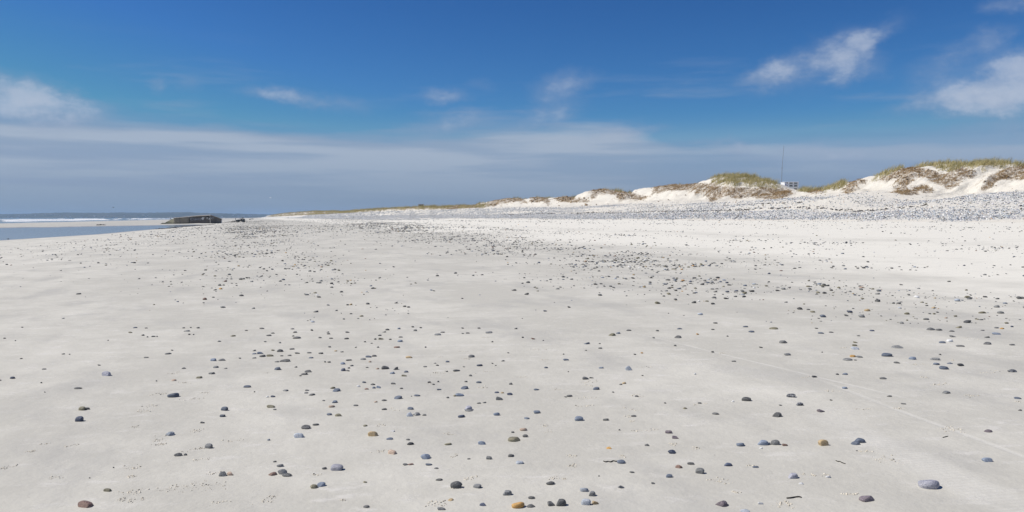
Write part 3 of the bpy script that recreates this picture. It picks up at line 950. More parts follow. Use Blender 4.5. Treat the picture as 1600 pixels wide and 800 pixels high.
# stones read off the photograph, tile by tile: x, y, width, height in quarter pixels of the tile, colour
TILES = {
    (0, 640): [(495, 64, 50, 34, 'n'), (1391, 40, 32, 18, 's'), (1268, 81, 26, 12, 'd'), (1064, 153, 56, 28, 'l'), (1303, 232, 52, 32, 'g'),
               (1113, 284, 48, 22, 'd'), (1158, 282, 22, 14, 'd'), (1395, 406, 54, 34, 'g'), (1438, 403, 42, 24, 'p'), (673, 504, 50, 20, 'o'),
               (537, 593, 94, 38, 'r'), (710, 363, 10, 7, 'd'), (560, 428, 9, 7, 'd')],
    (0, 510): [(512, 517, 44, 26, 'o'), (545, 515, 32, 16, 'd'), (1402, 518, 48, 26, 's'), (667, 300, 58, 32, 'v'), (78, 323, 30, 16, 'n'),
               (1082, 433, 68, 30, 's'), (1332, 211, 38, 18, 'b'), (1388, 211, 44, 10, 'd'), (1349, 255, 32, 14, 'g'), (1323, 294, 36, 14, 'g'),
               (1241, 319, 38, 16, 'o'), (1149, 262, 28, 10, 'd'), (1085, 337, 30, 12, 'p'), (1544, 377, 46, 14, 's'), (489, 387, 44, 10, 'd'),
               (277, 267, 26, 8, 'd'), (258, 353, 12, 7, 'k'), (280, 412, 9, 6, 'd'), (621, 243, 22, 6, 'd'), (914, 194, 26, 8, 'd'),
               (395, 173, 20, 6, 'd'), (434, 175, 10, 6, 'd'), (978, 342, 10, 6, 'd'), (1051, 172, 40, 6, 'd'), (1075, 150, 16, 6, 'd'),
               (1370, 94, 22, 10, 'g'), (1455, 60, 36, 8, 'o'), (1540, 26, 20, 6, 'd'), (959, 63, 24, 8, 'd'), (893, 56, 20, 8, 'd'),
               (922, 67, 10, 7, 'd'), (981, 64, 10, 8, 'd'), (845, 8, 26, 8, 's'), (815, 39, 26, 6, 'o'), (915, 11, 20, 5, 'd'),
               (1147, 10, 18, 6, 'd'), (1238, 10, 20, 8, 'd'), (1183, 51, 16, 8, 'd'), (1210, 52, 10, 8, 'd'), (1170, 30, 40, 6, 'g'),
               (1192, 8, 12, 6, 'd'), (29, 75, 16, 6, 'd'), (96, 90, 8, 6, 'd'), (132, 202, 18, 6, 'd'), (1590, 152, 22, 8, 'd'),
               (1588, 172, 28, 8, 's'), (1588, 198, 26, 7, 'd'), (1499, 200, 16, 7, 'g'), (1590, 410, 10, 8, 'd'), (4, 338, 10, 8, 'd'),
               (1410, 263, 20, 6, 'g'), (675, 88, 10, 6, 'd'), (140, 6, 12, 5, 'd')],
    (400, 640): [(456, 31, 36, 14, 's'), (515, 36, 42, 18, 'o'), (313, 112, 54, 24, 'd'), (373, 94, 38, 14, 'd'), (268, 165, 60, 32, 'l'),
                 (78, 190, 18, 12, 'b'), (733, 154, 64, 34, 't'), (683, 101, 28, 12, 'o'), (835, 183, 42, 14, 's'), (965, 214, 44, 18, 'k'),
                 (948, 188, 24, 10, 'd'), (1200, 216, 44, 14, 'o'), (1284, 43, 44, 18, 'n'), (1503, 30, 38, 22, 'b'), (961, 34, 44, 28, 'l'),
                 (1003, 29, 48, 22, 'g'), (1051, 34, 26, 10, 'd'), (1327, 5, 52, 14, 'g'), (1413, 210, 50, 24, 'b'), (853, 268, 56, 26, 'p'),
                 (1059, 297, 62, 34, 'b'), (932, 344, 32, 12, 'd'), (966, 341, 34, 12, 'r'), (1080, 344, 42, 10, 's'), (1128, 366, 28, 10, 'd'),
                 (1144, 438, 42, 14, 'd'), (1456, 304, 34, 22, 'g'), (1330, 308, 22, 7, 'd'), (505, 366, 78, 40, 'v'), (427, 368, 28, 16, 'd'),
                 (150, 351, 42, 20, 'g'), (118, 325, 22, 10, 'd'), (103, 403, 56, 22, 'r'), (165, 393, 58, 36, 'g'), (194, 409, 62, 22, 'q'),
                 (360, 482, 54, 28, 'o'), (405, 472, 58, 28, 'b'), (1252, 475, 74, 48, 'q'), (1382, 480, 54, 26, 'g'), (1569, 524, 60, 32, 'g'),
                 (1418, 594, 44, 20, 'n'), (1159, 620, 52, 18, 'g'), (690, 607, 38, 16, 'd'), (682, 453, 24, 10, 'o'), (1217, 564, 34, 14, 't'),
                 (1590, 290, 30, 20, 'd'), (855, 134, 30, 9, 'w')],
    (800, 640): [(155, 17, 44, 20, 'b'), (93, 55, 34, 12, 'b'), (418, 60, 54, 30, 'b'), (586, 63, 36, 14, 'd'), (70, 125, 44, 20, 'p'),
                 (83, 166, 34, 20, 'd'), (15, 187, 80, 28, 'o'), (671, 128, 12, 8, 'd'), (607, 240, 36, 14, 'a'), (844, 222, 30, 14, 'd'),
                 (979, 142, 42, 20, 'm'), (1022, 175, 42, 18, 'm'), (998, 266, 50, 26, 'n'), (1428, 220, 50, 24, 'b'), (1568, 211, 66, 32, 'b'),
                 (48, 332, 46, 20, 'l'), (682, 327, 52, 26, 's'), (1042, 358, 42, 22, 'r'), (1118, 337, 46, 18, 'd'), (1174, 388, 54, 38, 'g'),
                 (1350, 345, 50, 20, 'n'), (1522, 358, 40, 10, 's'), (982, 416, 44, 24, 'b'), (749, 391, 30, 10, 'd'), (885, 461, 28, 8, 'd'),
                 (240, 460, 54, 22, 'q'), (681, 484, 40, 18, 'x'), (450, 503, 52, 28, 'l'), (500, 530, 44, 32, 'g'), (462, 583, 60, 40, 'l'),
                 (520, 582, 42, 24, 't'), (306, 587, 66, 44, 'q'), (246, 591, 44, 32, 'd'), (38, 600, 80, 40, 'a'), (120, 602, 56, 18, 'd'),
                 (125, 551, 48, 16, 'd'), (1314, 589, 76, 38, 'm'), (1552, 585, 34, 18, 'w'), (1455, 636, 60, 24, 'l'), (543, 416, 10, 7, 'd'),
                 (4, 288, 20, 12, 'd'), (760, 40, 34, 12, 'd'), (1273, 26, 44, 10, 'd'), (1556, 242, 18, 8, 'w'), (6, 142, 22, 10, 'd')],
    (1200, 640): [(57, 37, 60, 28, 'q'), (330, 8, 42, 18, 'm'), (45, 210, 50, 32, 'g'), (4, 214, 24, 20, 's'), (105, 222, 34, 14, 'r'),
                  (345, 212, 60, 42, 't'), (573, 196, 66, 28, 's'), (546, 212, 54, 22, 's'), (1369, 316, 58, 28, 'b'), (1376, 135, 48, 16, 'm'),
                  (155, 418, 62, 34, 'v'), (376, 421, 30, 16, 'w'), (1006, 470, 122, 62, 'v'), (613, 554, 98, 38, 'm'), (207, 462, 30, 12, 'w')],
    (400, 510): [(36, 13, 32, 9, 'd'), (228, 16, 24, 8, 'd'), (243, 37, 26, 10, 'd'), (232, 61, 16, 7, 'd'), (104, 43, 24, 6, 'd'), (82, 57, 36, 8, 'd'),
                 (255, 73, 50, 7, 'd'), (58, 96, 16, 6, 'g'), (150, 103, 14, 8, 'g'), (150, 154, 38, 20, 'd'), (225, 142, 30, 9, 'd'),
                 (104, 150, 24, 6, 'o'), (28, 167, 40, 14, 's'), (40, 186, 36, 16, 'd'), (90, 183, 46, 14, 'o'), (209, 182, 24, 8, 'd'),
                 (161, 185, 22, 5, 'd'), (258, 168, 34, 8, 'd'), (333, 165, 28, 9, 'd'), (343, 196, 30, 10, 's'), (405, 169, 28, 12, 'd'),
                 (180, 216, 64, 16, 'd'), (132, 221, 30, 9, 'd'), (137, 266, 42, 20, 's'), (249, 255, 18, 8, 'd'), (328, 281, 50, 16, 'd'),
                 (302, 298, 38, 14, 'd'), (277, 309, 16, 7, 'd'), (400, 71, 22, 9, 'd'), (454, 47, 22, 9, 'd'), (448, 37, 18, 6, 'd'),
                 (470, 75, 24, 8, 'd'), (566, 77, 28, 11, 'd'), (571, 37, 26, 9, 'd'), (459, 129, 20, 9, 'g'), (350, 25, 18, 9, 'd'),
                 (432, 223, 14, 8, 'd'), (456, 224, 22, 8, 'd'), (498, 154, 20, 6, 't'), (537, 160, 22, 5, 'g'), (543, 233, 30, 16, 'b'),
                 (598, 246, 24, 10, 'd'), (580, 211, 36, 9, 'd'), (547, 273, 32, 20, 'n'), (577, 278, 26, 6, 'd'), (581, 261, 16, 8, 'd'),
                 (668, 205, 36, 11, 'g'), (704, 190, 38, 13, 's'), (739, 185, 32, 12, 'd'), (712, 222, 18, 8, 'p'), (695, 257, 20, 6, 'd'),
                 (680, 97, 14, 7, 'd'), (745, 81, 16, 9, 'd'), (782, 78, 32, 13, 'o'), (773, 57, 22, 7, 'd'), (821, 21, 26, 12, 'd'),
                 (800, 36, 24, 6, 'g'), (839, 82, 18, 7, 'd'), (893, 15, 20, 9, 'b'), (900, 93, 34, 15, 'b'), (905, 67, 28, 7, 'd'),
                 (880, 130, 40, 10, 'r'), (762, 131, 16, 8, 'd'), (622, 132, 14, 6, 'd'), (722, 106, 16, 5, 'd'), (807, 261, 46, 22, 'd'),
                 (759, 265, 22, 8, 'p'), (873, 266, 30, 20, 'd'), (848, 292, 32, 14, 'b'), (939, 284, 28, 13, 's'), (928, 308, 34, 12, 'o'),
                 (957, 193, 44, 14, 't'), (980, 4, 20, 8, 'd'), (995, 26, 22, 12, 'd'), (1029, 9, 18, 7, 'd'), (1056, 252, 26, 7, 'd'),
                 (1060, 131, 12, 8, 'd'), (1119, 231, 16, 5, 'd'), (1134, 244, 20, 8, 'd'), (1197, 221, 24, 11, 's'), (1135, 53, 44, 6, 'g'),
                 (1166, 37, 26, 7, 'd'), (1291, 12, 18, 7, 'd'), (1324, 42, 26, 8, 'd'), (1293, 45, 18, 5, 'd'), (1393, 12, 20, 7, 'd'),
                 (1455, 39, 44, 10, 'g'), (1477, 97, 14, 7, 'd'), (1347, 188, 40, 18, 'g'), (1397, 244, 36, 14, 'n'), (1542, 216, 24, 7, 'd'),
                 (1478, 232, 14, 6, 'd'), (1498, 245, 12, 5, 'd'), (1254, 276, 48, 13, 'd'), (1340, 308, 22, 12, 'd'), (1312, 346, 20, 8, 'd'),
                 (1299, 253, 16, 5, 'd'), (1192, 283, 16, 6, 'd'), (1393, 350, 32, 12, 's'), (1302, 386, 48, 19, 's'), (1083, 349, 24, 11, 'd'),
                 (1110, 363, 18, 7, 'd'), (1139, 346, 14, 9, 'd'), (1144, 395, 30, 7, 's'), (675, 350, 28, 11, 's'), (730, 363, 28, 12, 'd'),
                 (736, 384, 24, 13, 's'), (768, 380, 26, 20, 'b'), (692, 391, 26, 10, 'r'), (858, 358, 30, 12, 'd'), (909, 388, 20, 7, 'd'),
                 (640, 374, 26, 12, 'w'), (480, 385, 32, 13, 'o'), (503, 401, 48, 20, 's'), (322, 400, 28, 8, 'd'), (313, 416, 26, 8, 'd'),
                 (350, 427, 40, 12, 'd'), (184, 401, 36, 6, 'g'), (104, 438, 38, 12, 'n'), (70, 441, 20, 8, 'w'), (94, 501, 52, 18, 'o'),
                 (118, 520, 20, 7, 'g'), (491, 473, 36, 16, 'b'), (473, 501, 38, 16, 'p'), (424, 464, 20, 6, 'd'), (624, 494, 28, 10, 'd'),
                 (802, 462, 34, 10, 'd'), (749, 472, 22, 10, 'p'), (886, 447, 52, 20, 's'), (1007, 432, 38, 12, 's'), (972, 437, 8, 6, 'd'),
                 (801, 518, 32, 12, 'd'), (965, 514, 38, 16, 's'), (1272, 429, 54, 18, 'b'), (1245, 434, 24, 12, 'o'), (1198, 446, 18, 9, 'd'),
                 (1326, 516, 50, 30, 'v'), (1522, 453, 44, 24, 'g'), (1506, 413, 30, 10, 'n'), (1540, 415, 20, 10, 't'), (1585, 424, 36, 16, 'n'),
                 (1393, 480, 26, 9, 'd'), (1427, 477, 24, 5, 'd'), (1592, 360, 22, 14, 'd'), (1577, 166, 14, 5, 'd')],
    (800, 510): [(728, 264, 44, 40, 'l'), (627, 53, 46, 18, 'o'), (664, 43, 26, 12, 's'), (730, 25, 34, 9, 'd'), (908, 28, 20, 8, 'd'),
                 (1047, 15, 34, 8, 's'), (1038, 68, 44, 16, 'd'), (1255, 20, 22, 6, 'd'), (1160, 50, 18, 8, 'a'), (1497, 34, 36, 12, 's'),
                 (1458, 2, 32, 8, 's'), (1020, 121, 18, 9, 'd'), (1254, 161, 18, 9, 'd'), (1386, 218, 28, 8, 'd'), (1556, 132, 24, 7, 'd'),
                 (467, 107, 34, 14, 's'), (551, 137, 24, 9, 'd'), (548, 108, 14, 6, 'd'), (462, 150, 16, 5, 'd'), (768, 176, 18, 7, 'd'),
                 (812, 167, 16, 7, 'a'), (885, 72, 18, 7, 'g'), (337, 209, 36, 12, 's'), (213, 258, 24, 11, 's'), (322, 175, 10, 7, 'd'),
                 (557, 259, 30, 11, 'b'), (352, 284, 9, 6, 'd'), (458, 326, 40, 18, 'd'), (497, 321, 28, 9, 'd'), (526, 390, 42, 18, 's'),
                 (701, 355, 28, 12, 't'), (680, 363, 20, 7, 'd'), (153, 395, 36, 11, 's'), (360, 435, 38, 13, 'd'), (335, 441, 20, 6, 'd'),
                 (632, 412, 14, 7, 'd'), (815, 308, 14, 6, 'd'), (778, 437, 22, 11, 'd'), (133, 79, 28, 6, 'r'), (67, 70, 14, 8, 'd'),
                 (195, 89, 10, 6, 'd'), (24, 15, 20, 7, 'd'), (1465, 458, 56, 26, 'q'), (1380, 470, 16, 8, 'w'), (1082, 512, 28, 11, 'o'),
                 (1172, 480, 24, 10, 'd'), (957, 480, 14, 7, 'd'), (1144, 299, 14, 9, 'w'), (1347, 62, 14, 7, 'd')],
    (1200, 510): [(96, 99, 50, 18, 'd'), (120, 176, 42, 14, 'g'), (34, 14, 54, 10, 'o'), (330, 42, 36, 9, 's'), (395, 37, 28, 8, 'd'), (302, 13, 24, 6, 'd'),
                  (651, 27, 28, 9, 'n'), (565, 59, 20, 6, 'd'), (541, 119, 30, 12, 'o'), (543, 139, 46, 18, 'l'), (546, 101, 28, 6, 'o'),
                  (530, 187, 38, 14, 'a'), (570, 191, 38, 13, 'g'), (497, 209, 58, 8, 'g'), (545, 211, 20, 5, 'd'), (742, 180, 62, 24, 's'),
                  (905, 202, 44, 20, 'b'), (805, 227, 36, 11, 'd'), (1044, 205, 54, 15, 'g'), (1051, 236, 36, 15, 'b'), (1104, 262, 62, 20, 's'),
                  (1136, 231, 34, 9, 's'), (1203, 242, 42, 17, 'k'), (1525, 279, 52, 20, 'x'), (1088, 100, 42, 13, 's'), (1136, 92, 36, 18, 'w'),
                  (1200, 124, 48, 8, 'd'), (1371, 108, 54, 15, 'd'), (1370, 68, 30, 10, 'd'), (1428, 46, 52, 14, 'b'), (1018, 18, 52, 16, 'd'),
                  (1070, 22, 44, 10, 'd'), (1148, 30, 32, 8, 'd'), (1157, 63, 38, 10, 'd'), (1189, 6, 36, 12, 'o'), (1342, 25, 26, 7, 'd'),
                  (1464, 14, 28, 10, 'a'), (1427, 9, 28, 8, 'd'), (1524, 2, 22, 8, 'n'), (1525, 115, 32, 10, 'd'), (290, 314, 34, 13, 'k'),
                  (434, 300, 20, 8, 'k'), (484, 299, 36, 11, 'b'), (718, 326, 46, 9, 'd'), (338, 162, 10, 6, 'd'), (480, 385, 34, 14, 'b'),
                  (144, 435, 54, 24, 'x'), (197, 488, 46, 20, 'x'), (394, 461, 18, 6, 'd'), (78, 493, 22, 5, 'g'), (758, 436, 32, 8, 'd'),
                  (1113, 413, 50, 15, 'g'), (847, 484, 30, 7, 'd'), (1560, 449, 42, 8, 's'), (806, 131, 70, 7, 'g'), (1075, 177, 14, 8, 'd'),
                  (1575, 525, 22, 8, 'd')],
}
# the ones anybody would notice first, with their own words: photo x, y -> label, short name used by the others
ANCHORS = [
    (1451, 757, 'largest stone on the sand, a lavender-grey cobble at the lower right', 'largest lavender-grey cobble'),
    (1353, 778, 'long mauve cobble with pale veins below the largest lavender-grey cobble', 'long mauve cobble'),
    (134, 788, 'long reddish-brown cobble in the lower left corner', 'long reddish-brown cobble'),
    (713, 759, 'round dark speckled cobble, tallest stone near the bottom middle', 'round dark speckled cobble'),
    (809, 790, 'bright orange cobble at the bottom edge, brightest stone on the sand', 'bright orange cobble'),
    (526, 731, 'smooth lavender-grey cobble lying apart in the left half of the foreground', 'smooth lavender cobble'),
    (583, 678, 'yellow-tan mottled pebble on open sand left of the middle', 'yellow-tan mottled pebble'),
    (1128, 787, 'oval mauve speckled cobble at the bottom right of middle', 'oval mauve speckled cobble'),
    (1286, 693, 'knobbly tan lump of stone standing upright in the right foreground', 'knobbly tan lump'),
    (1343, 689, 'rear and longer of two touching slate-blue pebbles in the right foreground', 'touching slate-blue pair'),
    (1239, 744, 'lavender domed pebble alone left of the long mauve cobble', 'lavender domed pebble'),
    (1542, 719, 'flat blue-grey pebble alone near the right edge of the foreground', 'flat blue pebble by the right edge'),
    (804, 687, 'flat olive cobble half sunk in the sand near the picture middle', 'flat half-sunk olive cobble'),
    (982, 576, 'pale blue pebble standing on edge in the open middle sand', 'pale blue upright pebble'),
    (270, 618, 'domed slate-blue pebble in the left half with a smooth arched top', 'domed slate-blue pebble'),
    (167, 585, 'isolated lavender-grey pebble, biggest stone of the upper left sand', 'isolated left lavender pebble'),
    (124, 656, 'egg-shaped navy pebble leaning to the right in the left foreground', 'egg-shaped navy pebble'),
    (1166, 624, 'oval dark speckled pebble alone in the right middle sand', 'lone oval speckled pebble'),
    (665, 714, 'smooth rounded blue-grey pebble left of the round dark speckled cobble', 'smooth rounded blue-grey pebble'),
    (441, 738, 'grey pebble at the back of a touching trio in the left foreground', 'touching grey trio'),
    (1094, 737, 'pointed grey pebble standing tall right of the reddish-brown one', 'pointed grey pebble'),
    (732, 639, 'pale lavender-grey peaked pebble in the middle sand', 'pale peaked pebble'),
    (1332, 557, 'vivid orange pebble touching a grey one in the right middle sand', 'vivid orange right-hand pebble'),
    (1385, 555, 'long tilted slate-blue pebble right of the vivid orange one', 'long tilted slate pebble'),
    (1476, 575, 'wide slate-blue pebble below the white one near the right edge', 'wide slate pebble'),
    (1484, 533, 'white pebble, the palest stone of the right middle sand', 'white right-hand pebble'),
    (957, 523, 'olive domed pebble with a small slate one behind its right end', 'olive domed pebble'),
    (621, 622, 'domed slate-blue pebble in the crowded middle left', 'middle slate dome'),
    (904, 655, 'rounded blue-grey pebble beside crumbs right of the picture middle', 'rounded blue pebble'),
    (1192, 693, 'wide smooth blue-grey pebble, first of a short row in the right foreground', 'wide smooth blue pebble'),
    (349, 741, 'round grey pebble touching a peach one in the left foreground', 'grey pebble with peach neighbour'),
    (501, 758, 'mottled blue-grey pebble leaning on an olive one below the smooth lavender cobble', 'mottled blue pebble'),
    (467, 681, 'pale blue smooth pebble left of the yellow-tan mottled pebble', 'pale blue smooth pebble'),
    (128, 639, 'olive-tan pebble touching a dark flat one in the left foreground', 'olive-tan left pebble'),
    (915, 786, 'pale blue veined cobble beside a tan one at the bottom middle', 'pale blue veined cobble'),
    (1049, 707, 'dark navy oval pebble in the open right foreground', 'navy oval pebble'),
]


def place_stone(px, py, w, h, code, i):
    """w, h in photo pixels; the stone rests on the sand under its lower edge, a quarter sunk"""
    rnd = random.Random(1000 + i)
    x, y, z, t = ground_at(px, py + h * 0.22)
    D = math.hypot(math.hypot(x, y), EYE - z)
    wm = w * t * math.hypot(1, 0) / F * 1.0
    sin_e = (EYE - z) / D
    hm = h * t / F
    dep = wm * rnd.uniform(0.62, 0.85)
    zz = math.sqrt(max(hm * hm - (dep * sin_e * 0.9) ** 2, (0.25 * wm) ** 2)) * 1.36
    zz = min(zz, wm * 0.95)
    return x, y, z, wm * 1.02, dep, zz, rnd


stones = []
for (ox, oy), lst in TILES.items():
    for (cx, cy, w, h, code) in lst:
        stones.append([ox + cx / 4, oy + cy / 4, w / 4, h / 4, code])
stones.sort(key=lambda q: -q[2] * q[3])
NAMED = stones[:300]
REST = stones[300:]


def stone_labels(lst):
    anc, used = {}, set()
    for k, (ax, ay, lab, short) in enumerate(ANCHORS):
        j = min((i for i in range(len(lst)) if i not in used), key=lambda i: math.hypot(lst[i][0] - ax, lst[i][1] - ay))
        used.add(j)
        anc[j] = k
    labels = [None] * len(lst)
    buckets = {}
    for i, (px, py, w, h, code) in enumerate(lst):
        if i in anc:
            labels[i] = ANCHORS[anc[i]][2]
            continue
        j = min(anc, key=lambda a: math.hypot(lst[a][0] - px, 2.2 * (lst[a][1] - py)))
        dx, dy = px - lst[j][0], 2.2 * (py - lst[j][1])
        d = math.hypot(dx, dy)
        if abs(dx) > abs(dy):
            rel = 'right of' if dx > 0 else 'left of'
        else:
            rel = 'in front of' if dy > 0 else 'behind'
        big = 'big' if w > 13 else ('mid-sized' if w > 9 else ('small' if w > 6.5 else 'tiny'))
        flat = 'flat ' if h / w < 0.30 else ('round ' if h / w > 0.55 else '')
        key = (big, flat, PAL[code][3], rel, j)
        buckets.setdefault(key, []).append((d, i))
    words = ['', 'second ', 'third ', 'fourth ', 'fifth ', 'sixth ', 'seventh ', 'eighth ', 'ninth ', 'tenth ', 'eleventh ', 'twelfth ']
    for (big, flat, colr, rel, j), mem in buckets.items():
        mem.sort()
        short = ANCHORS[anc[j]][3]
        for r, (d, i) in enumerate(mem):
            near = 'just ' if (d < 40 and r == 0) else ''
            if len(mem) == 1:
                labels[i] = '%s %s%s pebble %s%s the %s' % (big, flat, colr, near, rel, short)
            else:
                labels[i] = '%s%s %s%s pebble %s the %s%s' % (words[r] if r else 'nearest ', big, flat, colr, rel, short,
                                                            '' if r == 0 else '')
    return labels


def add_stone(i, px, py, w, h, code, label, thing=True):
    x, y, z, wm, dep, zz, rnd = place_stone(px, py, w, h, code, i)
    me = SHAPES[rnd.randrange(len(SHAPES))] if w < 11.5 else SHAPES[3 * rnd.randrange(len(SHAPES) // 3) + 2]
    o = bpy.data.objects.new('pebble' if w < 14 else 'cobble', me)
    COL.objects.link(o)
    o.material_slots[0].link = 'OBJECT'
    o.material_slots[0].material = SMAT[code]
    o.location = (x, y, z + zz * 0.5 - zz * 0.36)
    o.scale = (wm, dep, zz)
    o.rotation_euler = (rnd.uniform(-0.10, 0.10), rnd.uniform(-0.12, 0.12), rnd.uniform(-0.35, 0.35) + (math.pi if rnd.random() < 0.5 else 0))
    tag(o, label, 'pebble' if w < 14 else 'cobble', 'pebbles lying on the sand')
    return o


for i, (q, lab) in enumerate(zip(NAMED, stone_labels(NAMED))):
    add_stone(i, *q, lab)


# ------------------------------------------------------------------ pebbles nobody could count
def tint_mat(name, rough=0.6):
    m, t, b, o = new_mat(name)
    c = t.attr('tint', 'Color')
    n = t.noise(pos(t), 30, 4, 0.7)
    t.put(b.inputs['Base Color'], t.vmath('SCALE', c, t.ramp(n, 0.25, 0.75, 0.7, 1.35, False)))
    b.inputs['Roughness'].default_value = rough
    return m


STUFF_STONE = tint_mat('pebble_mix')


def merge_stones(name, base, P, dims, rz, tint, label, parent=None, sink=0.2, tilt=0.15, amt=0.14):
    V0, F0 = base
    n = len(P)
    nv = len(V0)
    vars_ = np.stack([pebble_verts(V0, 500 + k, amt, 2.2) for k in range(10)])
    pick = RNG.integers(0, 10, n)
    V = vars_[pick] * dims[:, None, :]
    tx = RNG.normal(0, tilt, n)[:, None]
    V[:, :, 2] += V[:, :, 0] * tx
    ca, sa = np.cos(rz)[:, None], np.sin(rz)[:, None]
    x = V[:, :, 0] * ca - V[:, :, 1] * sa
    y = V[:, :, 0] * sa + V[:, :, 1] * ca
    W = np.stack([x + P[:, None, 0], y + P[:, None, 1], V[:, :, 2] + P[:, None, 2] + (dims[:, None, 2] * (0.5 - sink))], -1)
    Fa = (F0[None] + (np.arange(n) * nv)[:, None, None]).reshape(-1, 3)
    me = np_mesh(name, W.reshape(-1, 3), Fa)
    tc = np.concatenate([tint, np.ones((n, 1))], 1)
    set_attr(me, 'tint', np.repeat(tc, nv, 0), 'FLOAT_COLOR')
    o = link(name, me, parent, STUFF_STONE)
    return tag(o, label, 'pebbles', kind='stuff')


def tints(n, codes):
    ks = list(codes)
    pr = np.array([codes[k] for k in ks], float)
    idx = RNG.choice(len(ks), n, p=pr / pr.sum())
    a = np.array([PAL[k][0] for k in ks])[idx]
    b = np.array([PAL[k][1] for k in ks])[idx]
    f = RNG.random((n, 1))
    return a + (b - a) * f


BEACH_MIX = dict(d=5.5, g=4.5, s=1.3, b=0.9, n=0.4, o=1.8, k=0.6, l=0.35, t=0.35, p=0.3, w=0.2, r=0.4, a=0.12, q=1.5)


def strewn(s, c):
    """stones per square metre on the open sand"""
    n1 = fbm(s * 0.45 + 3, c * 0.45 + 8, 4, 101)
    n2 = fbm(s * 1.4, c * 1.4, 3, 105)
    cl = np.clip((n1 - 0.30) * 3.0, 0.08, 1.5) * np.clip((n2 - 0.25) * 2.4, 0.2, 1.5)
    a = np.exp(-((c - (8.6 + 0.09 * s)) / (2.4 + 0.02 * s)) ** 2) * 10.5
    a2 = np.exp(-((c - 14.5) / 4.0) ** 2) * 3.2 * smooth((45 - s) / 25)
    b = np.exp(-((c - 22.0 - 0.7 * np.sin(s * 0.09)) / 1.3) ** 2) * 6.0
    b2 = np.exp(-((c - 26.5) / 2.0) ** 2) * 0.9
    k = np.exp(-((c - 37.5) / 1.8) ** 2) * 2.6 + 0.6 * smooth((c - 28) / 8) * smooth((46 - c) / 3)
    edge = np.exp(-((c - 45.4) / 0.9) ** 2) * 5
    d = np.exp(-((c - (1.6 - 0.05 * np.minimum(s, 30))) / (1.5 + 0.02 * s)) ** 2) * 6.5
    e = smooth((-3 - c) / 4) * smooth((c + 15) / 4) * smooth((s - 14) / 26) * 2.4
    far = smooth((s - 65) / 40) * smooth((c + 6) / 6) * smooth((24 - c) / 8) * 3.2
    cne = np.interp(s, NEAR_S, NEAR_C)
    return (a + a2 + b + b2 + k + edge + d + e + far + 0.22) * cl * smooth((c - cne - 2.5) / 2)


def scatter_sand():
    out = []
    # rings of area, thinned out and coarser with distance
    for s0, s1, c0, c1, scale in ((3, 30, -14, 46, 1.0), (30, 70, -16, 46, 0.72), (70, 160, -18, 46, 0.24), (160, 420, -12, 40, 0.07)):
        area = (s1 - s0) * (c1 - c0)
        n = int(area * 85 * scale)
        s = RNG.uniform(s0, s1, n)
        c = RNG.uniform(c0, c1, n)
        keep = RNG.random(n) < strewn(s, c) * 4.2 / 85
        s, c = s[keep], c[keep]
        X, Y = xy_of(s, c)
        Z = H(s, c)
        px, py = project(X, Y, Z)
        ok = (Y > 1) & (px > -200) & (px < 1900) & (py < 506)
        ok &= RNG.random(len(X)) < np.interp(py, [450, 506], [1.0, 0.4])
        out.append(np.stack([X, Y, Z, np.full(len(X), 1 / math.sqrt(max(scale, 0.25)))], -1)[ok])
    A = np.concatenate(out)
    n = len(A)
    w = 0.020 + 0.078 * RNG.random(n) ** 3.0
    w = w * A[:, 3]
    dims = np.stack([w, w * RNG.uniform(0.6, 0.9, n), w * RNG.uniform(0.32, 0.6, n)], -1)
    dist = np.hypot(A[:, 0], A[:, 1])
    rz = RNG.uniform(-0.5, 0.5, n)
    ti = tints(n, BEACH_MIX)
    near = dist < 30
    # the ones counted off the tiles that are too small for objects of their own
    ex, ed, er, et = [], [], [], []
    for i, (px, py, w_, h_, code) in enumerate(REST):
        x, y, z, wm, dep, zz, rnd = place_stone(px, py, w_, h_, code, 5000 + i)
        ex.append((x, y, z)); ed.append((wm, dep, zz)); er.append(rnd.uniform(-0.3, 0.3))
        et.append(tuple(0.5 * (p + q) for p, q in zip(PAL[code][0], PAL[code][1])))
    merge_stones('scattered_pebbles', I2, np.concatenate([A[near, :3], ex]), np.concatenate([dims[near], ed]),
                 np.concatenate([rz[near], er]), np.concatenate([ti[near], et]),
                 'countless small pebbles strewn in bands over the nearer sand')
    merge_stones('distant_pebbles', I1, A[~near, :3], dims[~near], rz[~near], ti[~near],
                 'countless pebbles strewn over the far stretch of sand')
    print('sand pebbles', near.sum(), (~near).sum())


scatter_sand()


